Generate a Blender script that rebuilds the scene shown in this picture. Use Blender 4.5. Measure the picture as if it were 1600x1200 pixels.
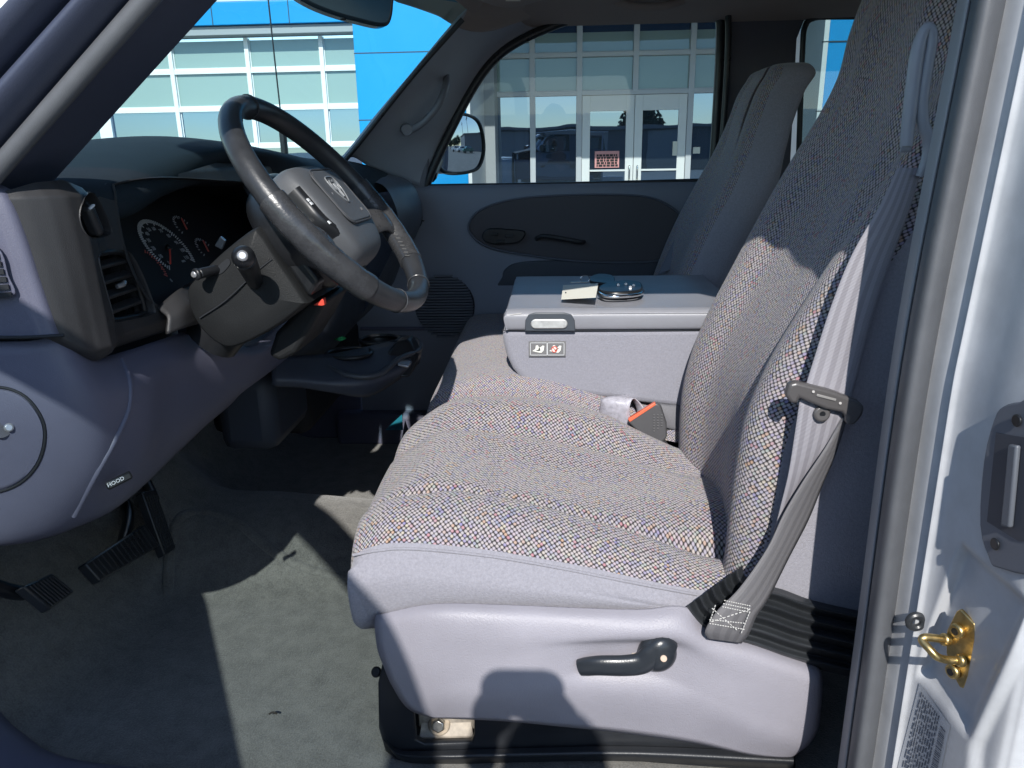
import bpy, bmesh, math, random
from mathutils import Vector, Matrix
random.seed(7)
for o in list(bpy.data.objects): bpy.data.objects.remove(o)
S = bpy.context.scene; COL = S.collection; R = math.radians
# ------------------------------------------------------------------ camera
F_PX = 1200.0; PITCH = R(17.0); YAW = R(3.3); ROLL = R(1.0)
CAM = Vector((0, 0, 1.6))
_f = Vector((-math.sin(YAW)*math.cos(PITCH), math.cos(YAW)*math.cos(PITCH), -math.sin(PITCH)))
_r = _f.cross(Vector((0, 0, 1))).normalized(); _u = _r.cross(_f)
RT = _r*math.cos(ROLL) - _u*math.sin(ROLL); UP = _r*math.sin(ROLL) + _u*math.cos(ROLL)
cd = bpy.data.cameras.new('camera'); cam = bpy.data.objects.new('camera', cd); COL.objects.link(cam)
cd.sensor_width = 36; cd.lens = 36*F_PX/1600; cd.clip_start = .02; cd.clip_end = 2000
M3 = Matrix((RT, UP, -_f)).transposed(); cam.matrix_world = Matrix.Translation(CAM) @ M3.to_4x4()
S.camera = cam
# ------------------------------------------------------------------ light
w = bpy.data.worlds.new('World'); S.world = w; w.use_nodes = True
nt = w.node_tree; nt.nodes.clear()
sky = nt.nodes.new('ShaderNodeTexSky'); sky.sky_type = 'NISHITA'; sky.sun_disc = False
sky.sun_elevation = R(37.6); sky.sun_rotation = R(180); sky.air_density = 1.0; sky.dust_density = .15
bg = nt.nodes.new('ShaderNodeBackground'); bg.inputs[1].default_value = .145
wo = nt.nodes.new('ShaderNodeOutputWorld'); nt.links.new(sky.outputs[0], bg.inputs[0]); nt.links.new(bg.outputs[0], wo.inputs[0])
sl = bpy.data.lights.new('sun', 'SUN'); sl.energy = 3.5; sl.angle = R(.53); sl.color = (1, .965, .91)
so = bpy.data.objects.new('sun', sl); COL.objects.link(so)
SUN_DIR = Vector((0.0, .792, -.610))
so.rotation_euler = SUN_DIR.to_track_quat('-Z', 'Y').to_euler()
so.location = (0, -5, 6)
S.view_settings.view_transform = 'Standard'; S.view_settings.look = 'None'
S.view_settings.exposure = .65; S.view_settings.gamma = 1; S.view_settings.use_curve_mapping = False
try:
    S.cycles.max_bounces = 10; S.cycles.diffuse_bounces = 5; S.cycles.transparent_max_bounces = 16
except Exception: pass

# ------------------------------------------------------------------ helpers
def at(px, py, X=None, Y=None, Z=None):
    d = RT*(px-800)/F_PX + UP*(600-py)/F_PX + _f
    t = (X-CAM.x)/d.x if X is not None else (Y-CAM.y)/d.y if Y is not None else (Z-CAM.z)/d.z
    return CAM + d*t
def V(*a): return Vector(a)
def tag(o, label=None, cat=None, group=None, kind=None):
    if label: o['label'] = label
    if cat: o['category'] = cat
    if group: o['group'] = group
    if kind: o['kind'] = kind
    return o
def thing(name, label, cat, loc=(0, 0, 0), group=None):
    o = bpy.data.objects.new(name, None); COL.objects.link(o); o.location = loc; o.empty_display_size = .05
    return tag(o, label, cat, group)
def wloc(o):
    v = Vector((0, 0, 0))
    while o: v += o.location; o = o.parent
    return v
def link(name, me, mat, parent=None, smooth=True, label=None):
    o = bpy.data.objects.new(name, me); COL.objects.link(o)
    mats = mat if isinstance(mat, (list, tuple)) else [mat]
    for m in mats:
        if m: me.materials.append(m)
    if smooth:
        for p in me.polygons: p.use_smooth = True
    if parent: o.parent = parent; o.location = -wloc(parent)
    if label: o['label'] = label
    return o
def finish(name, bm, mat, parent=None, smooth=True, bevel=0, seg=2, angle=35, label=None, recalc=True):
    if recalc: bmesh.ops.recalc_face_normals(bm, faces=bm.faces)
    me = bpy.data.meshes.new(name); bm.to_mesh(me); bm.free()
    o = link(name, me, mat, parent, smooth, label)
    if smooth:
        try: me.set_sharp_from_angle(angle=R(angle))
        except Exception: pass
    if bevel:
        m = o.modifiers.new('bevel', 'BEVEL'); m.width = bevel; m.segments = seg; m.limit_method = 'ANGLE'; m.angle_limit = R(30)
        m.harden_normals = False
    return o
def cr(p0, p1, p2, p3, t):
    return .5*((2*p1) + (p2-p0)*t + (2*p0-5*p1+4*p2-p3)*t*t + (3*p1-p0-3*p2+p3)*t**3)
def spline(pts, sub, closed=False):
    n = len(pts); out = []
    if n == 2 and not closed:
        return [pts[0].lerp(pts[1], i/sub) for i in range(sub+1)]
    rng = n if closed else n-1
    for i in range(rng):
        if closed: a, b, c, d = pts[(i-1) % n], pts[i], pts[(i+1) % n], pts[(i+2) % n]
        else:
            b, c = pts[i], pts[i+1]
            a = pts[i-1] if i > 0 else 2*b-c
            d = pts[i+2] if i+2 < n else 2*c-b
        for k in range(sub): out.append(cr(a, b, c, d, k/sub))
    if not closed: out.append(pts[-1].copy())
    return out
def patch(name, rows, mat, parent=None, sub=6, subc=None, thick=0, off=1, pick=None, label=None, angle=60, flip=False, closed=False, disp=None, bevel=0):
    """smooth sheet through a net of points; uv in metres"""
    subc = subc or sub
    rows = [[Vector(p) for p in r] for r in rows]
    rr = [spline(r, subc, closed) for r in rows]
    ncol = len(rr[0]); cols = [spline([r[j] for r in rr], sub) for j in range(ncol)]
    nrow = len(cols[0])
    G = [[cols[j][i] for j in range(ncol)] for i in range(nrow)]
    me = bpy.data.meshes.new(name); vs = []; fs = []; uvs = []
    mi = nrow//2; mj = ncol//2
    ul = [0]
    for j in range(1, ncol+ (1 if closed else 0)): ul.append(ul[-1] + (G[mi][j % ncol]-G[mi][j-1]).length)
    vl = [0]
    for i in range(1, nrow): vl.append(vl[-1] + (G[i][mj]-G[i-1][mj]).length)
    for i in range(nrow):
        for j in range(ncol): vs.append(G[i][j])
    jr = ncol if closed else ncol-1
    mids = []
    for i in range(nrow-1):
        for j in range(jr):
            j2 = (j+1) % ncol
            q = [i*ncol+j, i*ncol+j2, (i+1)*ncol+j2, (i+1)*ncol+j]
            uq = [(ul[j], vl[i]), (ul[j+1], vl[i]), (ul[j+1], vl[i+1]), (ul[j], vl[i+1])]
            if flip: q.reverse(); uq.reverse()
            fs.append(q); uvs += uq
            mids.append(pick(i/(nrow-1), (j+.5)/(jr)) if pick else 0)
    me.from_pydata([tuple(v) for v in vs], [], fs)
    uvl = me.uv_layers.new(name='UVMap')
    for k, u in enumerate(uvs): uvl.data[k].uv = u
    for k, m in enumerate(mids): me.polygons[k].material_index = m
    if disp:
        me.update()
        nn = [v.normal.copy() for v in me.vertices]
        for k, v in enumerate(me.vertices):
            v.co += nn[k]*disp(v.co)
    o = link(name, me, mat, parent, True, label)
    try: me.set_sharp_from_angle(angle=R(angle))
    except Exception: pass
    if thick:
        m = o.modifiers.new('solid', 'SOLIDIFY'); m.thickness = thick; m.offset = off
    if bevel:
        m = o.modifiers.new('bevel', 'BEVEL'); m.width = bevel; m.segments = 2; m.limit_method = 'ANGLE'; m.angle_limit = R(50)
    return o
def add_box(bm, lo, hi, M=None):
    c = [(lo[i]+hi[i])/2 for i in range(3)]; s = [abs(hi[i]-lo[i]) for i in range(3)]
    mt = Matrix.Translation(c) @ Matrix.Diagonal((s[0], s[1], s[2], 1))
    if M is not None: mt = M @ mt
    bmesh.ops.create_cube(bm, size=1, matrix=mt)
def box(name, lo, hi, mat, parent=None, bevel=.003, M=None, label=None, seg=2):
    bm = bmesh.new(); add_box(bm, lo, hi, M)
    return finish(name, bm, mat, parent, True, bevel, seg, label=label)
def add_prism(bm, pts, depth):
    d = Vector(depth); a = [bm.verts.new(p) for p in pts]; b = [bm.verts.new(Vector(p)+d) for p in pts]
    n = len(pts); bm.faces.new(a); bm.faces.new(list(reversed(b)))
    for i in range(n): bm.faces.new([a[i], b[i], b[(i+1) % n], a[(i+1) % n]])
def prism(name, pts, depth, mat, parent=None, bevel=.003, smooth_sub=0, label=None, seg=3):
    pts = [Vector(p) for p in pts]
    if smooth_sub: pts = spline(pts, smooth_sub, True)
    bm = bmesh.new(); add_prism(bm, pts, depth)
    return finish(name, bm, mat, parent, True, bevel, seg, label=label)
def add_tube(bm, pts, r, n=12, closed=False, flat=1.0, upv=None, cap=True):
    pts = [Vector(p) for p in pts]; m = len(pts); rings = []; prev = upv and Vector(upv)
    for i, p in enumerate(pts):
        a = pts[(i-1) % m] if (closed or i > 0) else p
        b = pts[(i+1) % m] if (closed or i < m-1) else p
        t = (b-a).normalized()
        ref = prev if prev is not None else (Vector((0, 0, 1)) if abs(t.z) < .9 else Vector((1, 0, 0)))
        x = (ref - t*ref.dot(t))
        if x.length < 1e-6: x = t.orthogonal()
        x.normalize(); y = t.cross(x)
        if upv is None: prev = x
        rad = r[i] if isinstance(r, (list, tuple)) else r
        rings.append([bm.verts.new(p + x*math.cos(k*2*math.pi/n)*rad*flat + y*math.sin(k*2*math.pi/n)*rad) for k in range(n)])
    for i in range(m if closed else m-1):
        a, b = rings[i], rings[(i+1) % m]
        for k in range(n): bm.faces.new([a[k], a[(k+1) % n], b[(k+1) % n], b[k]])
    if cap and not closed:
        bm.faces.new(list(reversed(rings[0]))); bm.faces.new(rings[-1])
def tube(name, pts, r, mat, parent=None, sub=6, n=12, closed=False, label=None, flat=1.0, upv=None):
    pts = [Vector(p) for p in pts]
    if sub > 1 and len(pts) > 2: pts = spline(pts, sub, closed)
    if isinstance(r, (list, tuple)):
        rs = []; k = (len(r)-1)
        for i in range(len(pts)):
            t = i/(len(pts)-1)*k; a = min(int(t), k-1); rs.append(r[a]+(r[a+1]-r[a])*(t-a))
        r = rs
    bm = bmesh.new(); add_tube(bm, pts, r, n, closed, flat, upv)
    return finish(name, bm, mat, parent, label=label, angle=50)
def add_cyl(bm, a, b, r1, r2=None, n=24):
    a = Vector(a); b = Vector(b); r2 = r1 if r2 is None else r2
    t = (b-a); q = t.to_track_quat('Z', 'Y').to_matrix().to_4x4()
    bmesh.ops.create_cone(bm, cap_ends=True, segments=n, radius1=r1, radius2=r2, depth=t.length, matrix=Matrix.Translation((a+b)/2) @ q)
def cyl(name, a, b, r, mat, parent=None, r2=None, n=28, bevel=.002, label=None):
    bm = bmesh.new(); add_cyl(bm, a, b, r, r2, n); return finish(name, bm, mat, parent, bevel=bevel, label=label)
def frame(o, x, y):
    x = Vector(x).normalized(); y = Vector(y); y = (y - x*y.dot(x)).normalized(); z = x.cross(y)
    return Matrix.Translation(Vector(o)) @ Matrix((x, y, z)).transposed().to_4x4()
def ribbon(name, pts, dirs, width, mat, parent=None, sub=8, thick=.0012, label=None):
    """strap: centre line with width direction per point"""
    W = width if isinstance(width, (list, tuple)) else [width]*len(pts)
    rows = [[Vector(p)-Vector(d).normalized()*w_/2, Vector(p), Vector(p)+Vector(d).normalized()*w_/2] for p, d, w_ in zip(pts, dirs, W)]
    return patch(name, rows, mat, parent, sub=sub, subc=4, thick=thick, off=0, label=label)
def text_mesh(name, s, size, M, mat, parent, extr=.0002, align='CENTER', sx=1.0):
    c = bpy.data.curves.new(name, 'FONT'); c.body = s; c.size = size; c.align_x = align; c.align_y = 'CENTER'; c.extrude = extr; c.resolution_u = 2
    t = bpy.data.objects.new('tmp', c); COL.objects.link(t)
    dg = bpy.context.evaluated_depsgraph_get(); me = bpy.data.meshes.new_from_object(t.evaluated_get(dg))
    bpy.data.objects.remove(t)
    me.transform(M @ Matrix.Diagonal((sx, 1, 1, 1)))
    return link(name, me, mat, parent, False)
def merge(name, fn, mat, parent=None, bevel=0, smooth=True, label=None, seg=2):
    bm = bmesh.new(); fn(bm); return finish(name, bm, mat, parent, smooth, bevel, seg, label=label)
def rrect(cx, cy, w, h, r, n=5):
    out = []
    for (sx, sy, a0) in ((1, 1, 0), (-1, 1, 90), (-1, -1, 180), (1, -1, 270)):
        for k in range(n+1):
            a = R(a0+90*k/n); out.append((cx+sx*(w/2-r)+r*math.cos(a), cy+sy*(h/2-r)+r*math.sin(a)))
    return out

# ------------------------------------------------------------------ materials
def mat(name, col, rough=.5, metal=0, spec=.5, bump=0, bscale=400, var=0, vscale=8, sheen=0, coat=0, dust=0, wear=None):
    m = bpy.data.materials.new(name); m.use_nodes = True; n = m.node_tree; b = n.nodes['Principled BSDF']
    b.inputs['Base Color'].default_value = (*col, 1); b.inputs['Roughness'].default_value = rough
    b.inputs['Metallic'].default_value = metal; b.inputs['Specular IOR Level'].default_value = spec
    b.inputs['Sheen Weight'].default_value = sheen; b.inputs['Coat Weight'].default_value = coat
    tc = n.nodes.new('ShaderNodeTexCoord')
    if bump:
        t = n.nodes.new('ShaderNodeTexNoise'); t.inputs['Scale'].default_value = bscale; t.inputs['Detail'].default_value = 2
        n.links.new(tc.outputs['Object'], t.inputs['Vector'])
        bp = n.nodes.new('ShaderNodeBump'); bp.inputs['Strength'].default_value = bump; bp.inputs['Distance'].default_value = .001
        n.links.new(t.outputs[0], bp.inputs['Height']); n.links.new(bp.outputs[0], b.inputs['Normal'])
    if var:
        t = n.nodes.new('ShaderNodeTexNoise'); t.inputs['Scale'].default_value = vscale; t.inputs['Detail'].default_value = 6; t.inputs['Roughness'].default_value = .65
        n.links.new(tc.outputs['Object'], t.inputs['Vector'])
        mr = n.nodes.new('ShaderNodeMapRange'); mr.inputs[1].default_value = .3; mr.inputs[2].default_value = .7
        mr.inputs[3].default_value = 1-var; mr.inputs[4].default_value = 1+var
        n.links.new(t.outputs[0], mr.inputs[0])
        mx = n.nodes.new('ShaderNodeMix'); mx.data_type = 'RGBA'; mx.blend_type = 'MULTIPLY'; mx.inputs[0].default_value = 1
        mx.inputs[6].default_value = (*col, 1); n.links.new(mr.outputs[0], mx.inputs[7]); n.links.new(mx.outputs[2], b.inputs['Base Color'])
        rr = n.nodes.new('ShaderNodeMapRange'); rr.inputs[1].default_value = .3; rr.inputs[2].default_value = .7
        rr.inputs[3].default_value = max(.02, rough-.08); rr.inputs[4].default_value = min(1, rough+.08)
        n.links.new(t.outputs[0], rr.inputs[0]); n.links.new(rr.outputs[0], b.inputs['Roughness'])
    return m
def weave(name, pitch=.0054, gain=1.0, fine=False):
    m = bpy.data.materials.new(name); m.use_nodes = True; n = m.node_tree; b = n.nodes['Principled BSDF']; L = n.links.new
    b.inputs['Roughness'].default_value = .9; b.inputs['Sheen Weight'].default_value = .25; b.inputs['Specular IOR Level'].default_value = .2
    uv = n.nodes.new('ShaderNodeUVMap'); mp = n.nodes.new('ShaderNodeMapping'); L(uv.outputs[0], mp.inputs[0])
    mp.inputs['Rotation'].default_value = (0, 0, R(40)); mp.inputs['Scale'].default_value = (1/pitch, 1/pitch, 1)
    vo = n.nodes.new('ShaderNodeTexVoronoi'); vo.voronoi_dimensions = '2D'; vo.inputs['Randomness'].default_value = .22; vo.inputs['Scale'].default_value = 1
    L(mp.outputs[0], vo.inputs['Vector'])
    sep = n.nodes.new('ShaderNodeSeparateColor'); L(vo.outputs['Color'], sep.inputs[0])
    rp = n.nodes.new('ShaderNodeValToRGB'); rp.color_ramp.interpolation = 'CONSTANT'
    pal = [(0, (.40, .38, .36)), (.16, (.30, .30, .40)), (.30, (.46, .42, .36)), (.42, (.20, .24, .36)), (.52, (.42, .33, .38)),
           (.62, (.28, .36, .30)), (.70, (.48, .44, .30)), (.78, (.34, .34, .36)), (.86, (.42, .14, .17)), (.91, (.17, .16, .38)), (.95, (.45, .26, .12))]
    e = rp.color_ramp.elements
    e[0].position = 0; e[0].color = (*pal[0][1], 1); e[1].position = pal[1][0]; e[1].color = (*pal[1][1], 1)
    for p, c in pal[2:]:
        k = e.new(p); k.color = (*c, 1)
    L(sep.outputs[0], rp.inputs[0])
    # large patches pull the yarns towards red or blue
    cl = n.nodes.new('ShaderNodeTexNoise'); cl.inputs['Scale'].default_value = .16; L(mp.outputs[0], cl.inputs['Vector'])
    mixc = n.nodes.new('ShaderNodeMix'); mixc.data_type = 'RGBA'; mixc.inputs[7].default_value = (.41, .36, .385, 1)
    mr2 = n.nodes.new('ShaderNodeMapRange'); mr2.inputs[1].default_value = .35; mr2.inputs[2].default_value = .65; mr2.inputs[3].default_value = .32; mr2.inputs[4].default_value = .78
    L(cl.outputs[0], mr2.inputs[0]); L(mr2.outputs[0], mixc.inputs[0]); L(rp.outputs[0], mixc.inputs[6])
    gap = n.nodes.new('ShaderNodeMapRange'); gap.inputs[1].default_value = .30; gap.inputs[2].default_value = .56
    gap.inputs[3].default_value = 1; gap.inputs[4].default_value = .09 if not fine else .28
    L(vo.outputs['Distance'], gap.inputs[0])
    mx = n.nodes.new('ShaderNodeMix'); mx.data_type = 'RGBA'; mx.blend_type = 'MULTIPLY'; mx.inputs[0].default_value = 1
    L(mixc.outputs[2], mx.inputs[6]); L(gap.outputs[0], mx.inputs[7])
    g2 = n.nodes.new('ShaderNodeMix'); g2.data_type = 'RGBA'; g2.blend_type = 'MULTIPLY'; g2.inputs[0].default_value = 1
    L(mx.outputs[2], g2.inputs[6]); g2.inputs[7].default_value = (gain, gain, gain, 1)
    L(g2.outputs[2], b.inputs['Base Color'])
    bp = n.nodes.new('ShaderNodeBump'); bp.inputs['Strength'].default_value = .8; bp.inputs['Distance'].default_value = .0012
    L(gap.outputs[0], bp.inputs['Height']); L(bp.outputs[0], b.inputs['Normal'])
    return m
def glass(name, col, gloss=.06, rough=0):
    m = bpy.data.materials.new(name); m.use_nodes = True; n = m.node_tree; n.nodes.clear()
    o = n.nodes.new('ShaderNodeOutputMaterial'); t = n.nodes.new('ShaderNodeBsdfTransparent'); t.inputs[0].default_value = (*col, 1)
    g = n.nodes.new('ShaderNodeBsdfGlossy'); g.inputs['Roughness'].default_value = rough
    lw = n.nodes.new('ShaderNodeLayerWeight'); lw.inputs[0].default_value = .5
    pw = n.nodes.new('ShaderNodeMath'); pw.operation = 'POWER'; pw.inputs[1].default_value = 4; n.links.new(lw.outputs['Facing'], pw.inputs[0])
    fr = n.nodes.new('ShaderNodeMath'); fr.operation = 'MULTIPLY_ADD'; fr.inputs[1].default_value = .5; fr.inputs[2].default_value = .03; n.links.new(pw.outputs[0], fr.inputs[0])
    mx = n.nodes.new('ShaderNodeMixShader'); n.links.new(fr.outputs[0], mx.inputs[0]); n.links.new(t.outputs[0], mx.inputs[1]); n.links.new(g.outputs[0], mx.inputs[2])
    n.links.new(mx.outputs[0], o.inputs[0]); return m
def pane_mat(name, col, refl=.3):
    m = bpy.data.materials.new(name); m.use_nodes = True; n = m.node_tree; n.nodes.clear()
    o = n.nodes.new('ShaderNodeOutputMaterial'); t = n.nodes.new('ShaderNodeBsdfDiffuse'); t.inputs[0].default_value = (*col, 1)
    g = n.nodes.new('ShaderNodeBsdfGlossy'); g.inputs['Roughness'].default_value = .01; g.inputs[0].default_value = (.42, .60, .88, 1)
    tc = n.nodes.new('ShaderNodeTexCoord'); no = n.nodes.new('ShaderNodeTexNoise'); no.inputs['Scale'].default_value = .9; n.links.new(tc.outputs['Object'], no.inputs['Vector'])
    bp = n.nodes.new('ShaderNodeBump'); bp.inputs['Strength'].default_value = .05; bp.inputs['Distance'].default_value = .05
    n.links.new(no.outputs[0], bp.inputs['Height']); n.links.new(bp.outputs[0], g.inputs['Normal'])
    mx = n.nodes.new('ShaderNodeMixShader'); mx.inputs[0].default_value = refl
    n.links.new(t.outputs[0], mx.inputs[1]); n.links.new(g.outputs[0], mx.inputs[2]); n.links.new(mx.outputs[0], o.inputs[0]); return m
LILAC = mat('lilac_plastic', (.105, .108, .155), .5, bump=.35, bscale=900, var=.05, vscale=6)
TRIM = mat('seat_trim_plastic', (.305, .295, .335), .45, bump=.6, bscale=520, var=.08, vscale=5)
CHAR = mat('charcoal_plastic', (.032, .032, .034), .42, spec=.35, bump=.3, bscale=1200, var=.08, vscale=9)
PAD = mat('dash_pad_vinyl', (.014, .022, .030), .75, bump=.5, bscale=700, var=.08, spec=.25)
BLACK = mat('black_plastic', (.012, .013, .015), .35, var=.2, vscale=20)
DARK = mat('dark_void_plastic', (.01, .012, .016), .7)
RUB = mat('black_rubber', (.026, .029, .033), .33, bump=.2, bscale=300, var=.15, vscale=15)
SEAL = mat('door_seal_rubber', (.095, .10, .11), .5, bump=.25, bscale=900, var=.12, vscale=14)
VEL = mat('grey_velour', (.285, .28, .315), .95, bump=.9, bscale=500, var=.13, vscale=260, sheen=.3, spec=.1)
VELB = mat('console_velour', (.27, .27, .31), .95, bump=.9, bscale=600, var=.10, vscale=320, sheen=.3, spec=.1)
LEATH = mat('wheel_leather', (.030, .032, .036), .36, bump=.22, bscale=420, var=.25, vscale=26)
LEATH2 = mat('wheel_leather_glossy', (.042, .043, .046), .27, bump=.3, bscale=260, var=.3, vscale=40)
VINYL = mat('console_vinyl', (.26, .265, .295), .38, bump=.3, bscale=900, var=.05)
HUBM = mat('airbag_cover_plastic', (.085, .090, .098), .45, bump=.35, bscale=900, var=.04)
HEAD = mat('headliner_fabric', (.36, .31, .28), .95, bump=.5, bscale=700)
CARPET = None
WHITE = mat('white_paint', (.50, .51, .53), .45, coat=.1, var=.09, vscale=26)
BELT = mat('belt_webbing', (.25, .24, .26), .6)
METAL = mat('worn_metal', (.5, .49, .46), .35, 1, var=.2, vscale=60)
GOLD = mat('zinc_gold_plate', (.56, .42, .19), .38, 1, bump=.3, bscale=150, var=.25, vscale=70)
CHROME = mat('chrome', (.8, .8, .8), .1, 1)
SILVER = mat('silver_plastic', (.42, .42, .43), .25, .6)
PAPER = mat('paper', (.78, .76, .66), .7)
WINK = mat('white_ink', (.7, .72, .74), .6)
DIMINK = mat('dim_ink', (.42, .45, .48), .6)
REDM = mat('red_plastic', (.75, .08, .05), .4)
REDINK = mat('red_ink', (.7, .1, .07), .6)
WV = weave('woven_upholstery', .0052, 1.02); WVF = weave('woven_upholstery_fine', .0038, 1.0, True)
WVD = mat('door_fabric', (.12, .125, .14), .95, bump=.9, bscale=300, var=.3, vscale=200)
STITCH = mat('pale_thread', (.55, .54, .52), .8)
WIND = glass('windshield_glass', (.74, .95, .985)); SIDEG = glass('side_glass', (.57, .66, .67))
SHADEB = glass('sunshade_band_glass', (.2, .62, .98))
MIRR = mat('mirror_glass', (.55, .64, .75), .0, 1)
def carpet_mat(name, c1, c2):
    m = mat(name, c1, .98, spec=.05, sheen=.3); n = m.node_tree; b = n.nodes['Principled BSDF']; L = n.links.new
    tc = n.nodes['Texture Coordinate']; a = n.nodes.new('ShaderNodeTexNoise'); a.inputs['Scale'].default_value = 26; a.inputs['Detail'].default_value = 9; a.inputs['Roughness'].default_value = .75
    a.inputs['Distortion'].default_value = .15
    f = n.nodes.new('ShaderNodeTexNoise'); f.inputs['Scale'].default_value = 330; f.inputs['Detail'].default_value = 2
    L(tc.outputs['Object'], a.inputs[0]); L(tc.outputs['Object'], f.inputs[0])
    ad = n.nodes.new('ShaderNodeMath'); ad.operation = 'MULTIPLY_ADD'; ad.inputs[1].default_value = .7; L(f.outputs[0], ad.inputs[0]); L(a.outputs[0], ad.inputs[2])
    rp = n.nodes.new('ShaderNodeValToRGB'); rp.color_ramp.elements[0].position = .62; rp.color_ramp.elements[1].position = 1.0
    rp.color_ramp.elements[0].color = (*c1, 1); rp.color_ramp.elements[1].color = (*c2, 1); L(ad.outputs[0], rp.inputs[0]); L(rp.outputs[0], b.inputs['Base Color'])
    bp = n.nodes.new('ShaderNodeBump'); bp.inputs['Strength'].default_value = .9; bp.inputs['Distance'].default_value = .003
    L(ad.outputs[0], bp.inputs['Height']); L(bp.outputs[0], b.inputs['Normal']); return m
CARPET = carpet_mat('grey_carpet', (.075, .078, .078), (.155, .156, .15))
CARPETB = carpet_mat('floor_carpet', (.105, .103, .097), (.20, .195, .18))

# ------------------------------------------------------------------ outside
def structure(o): o['kind'] = 'structure'; return o
ASPH = mat('asphalt', (.16, .155, .145), .9, bump=.5, bscale=30, var=.2, vscale=1.5)
bm = bmesh.new(); bmesh.ops.create_grid(bm, x_segments=1, y_segments=1, size=600); structure(finish('ground', bm, ASPH, None, False))
BLUE = mat('blue_panel', (.0, .27, .60), .35, var=.03, vscale=1)
BWHITE = mat('white_composite_panel', (.66, .66, .64), .4, var=.03)
BGREY = mat('grey_soffit', (.33, .34, .35), .6)
MUL = mat('aluminium_mullion', (.55, .56, .58), .4)
MULW = mat('white_mullion', (.78, .78, .76), .45)
PALE = pane_mat('pale_green_spandrel', (.29, .37, .33), .07)
REFL = pane_mat('reflective_glazing', (.03, .04, .05), .42)
DEEP = pane_mat('canopy_reflection_glazing', (.012, .014, .016), .13)  # near-black tone stands in for the canopy reflected in the top panes
JOINT = mat('panel_joint', (.05, .06, .07), .8)
bld = thing('dealership_building', 'blue and white dealership front with gridded windows and glass doors', 'building', (0, 13.3, 0))
Yw = 13.3
def gx(px, py, Y=Yw): return at(px, py, Y=Y).x
def gz(px, py, Y=Yw): return at(px, py, Y=Y).z
# --- left facade seen through the windshield
xs = [gx(p, 170) for p in (-75, 40, 162, 278, 396, 510)]; xr = gx(640, 170)
zt = gz(300, 62); z1 = gz(300, 113); z2 = gz(300, 172)
dz = z1-z2; zl = [z1, z2, z2-dz*1.02, z2-dz*2.0]
xL = xs[0]-6
merge('wall', lambda b: (add_box(b, (xL, Yw+.12, 0), (9, Yw+.5, 3.2)), add_box(b, (xL, Yw-.02, 0), (xr, Yw+.12, .35))), BWHITE, bld)
box('fascia', (xL, Yw-.35, gz(300, 46)), (xr+.4, Yw+.4, gz(300, 11)), BLUE, bld, .01, label='bright blue fascia band over the left windows')
box('fascia', (xL, Yw-.30, gz(300, 10)), (xr+.4, Yw+.4, gz(300, 11)+3), BWHITE, bld, .01, label='white wall above the blue band')
for _px in (228, 345, 462):
    box('panel_joint', (gx(_px, 30), Yw-.356, gz(300, 46)), (gx(_px, 30)+.012, Yw-.34, gz(300, 11)), JOINT, bld, 0)
box('soffit', (xL, Yw-.28, gz(300, 60)), (xr+.3, Yw+.1, gz(300, 46)-.01), BGREY, bld, .005)
allx = [xL]+[xs[0]-2.6, xs[0]-1.3]+xs+[xr]
prev = xL+3.0
bays = [xs[0]-2.6, xs[0]-1.3]+xs+[xs[-1]+1.3]
for i in range(len(bays)-1):
    a, b_ = bays[i], bays[i+1]
    rows_ = [(zt, z1, PALE), (z1, z2, PALE), (z2, zl[2], REFL), (zl[2], .35, REFL)]
    for (ta, tb, mm) in rows_:
        fr = merge('window', lambda q: (add_box(q, (a+.03, Yw+.01, tb+.03), (a+.048, Yw+.05, ta-.03)), add_box(q, (a+.03, Yw, tb+.03), (b_-.03, Yw+.05, tb+.06))), MULW, bld)
        box('pane', (a+.03, Yw+.02, tb+.03), (b_-.03, Yw+.03, ta-.03), mm, fr, 0)
for i, x in enumerate(bays):
    wdt = .11 if i == 4 else .035
    merge('mullion', lambda q: add_box(q, (x-wdt, Yw-.04, .3), (x+wdt, Yw+.06, zt)), MULW, bld, .004)
for z in (z1, z2, zl[2]):
    merge('transom', lambda q: add_box(q, (bays[0], Yw-.03, z-.033), (bays[-1], Yw+.055, z+.033)), MULW, bld, .004)
# --- entrance portal standing out towards the car park
Yp = 10.5
pxl0 = gx(556, 120, Yp); pxl1 = gx(727, 120, Yp); pxr0 = gx(1289, 120, Yp); ztop = 5.4
box('portal_pier', (pxl0, Yp, 0), (pxl1, Yw+.3, ztop), BLUE, bld, .01, label='bright blue pier left of the entrance')
box('portal_pier', (pxr0, Yp, 0), (pxr0+1.6, Yw+.3, ztop), BLUE, bld, .01, label='bright blue pier right of the entrance')
hz = gz(900, 12, Yp)
box('portal_canopy', (pxl1+.002, Yp+.01, gz(900, -28, Yp)), (pxr0-.002, Yw+.3, ztop-.01), BLUE, bld, .01)
box('portal_lining', (pxl1, Yp-.01, 0), (pxl1+.05, Yw+.1, gz(900, -28, Yp)), BWHITE, bld, .004, label='white lining of the left pier')
box('portal_lining', (pxr0-.06, Yp-.01, 0), (pxr0, Yw+.1, gz(900, -28, Yp)), BWHITE, bld, .004, label='white lining of the right pier')
box('white_column', (gx(752, 120, 12.9), 12.6, 0), (gx(752, 120, 12.9)+.22, Yw, 4.6), BGREY, bld, .004)
for z in (gz(640, 82, Yp), gz(640, 187, Yp)):
    merge('panel_joint', lambda q: add_box(q, (pxl0-.002, Yp-.004, z), (pxl1+.004, Yp+.02, z+.012)), JOINT, bld, 0)
    merge('panel_joint', lambda q: add_box(q, (pxr0-.07, Yp-.014, z), (pxr0+1.6, Yp+.02, z+.012)), JOINT, bld, 0)
vx = [gx(p, 150) for p in (766, 832, 905, 992, 1079, 1165, 1250)]
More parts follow.
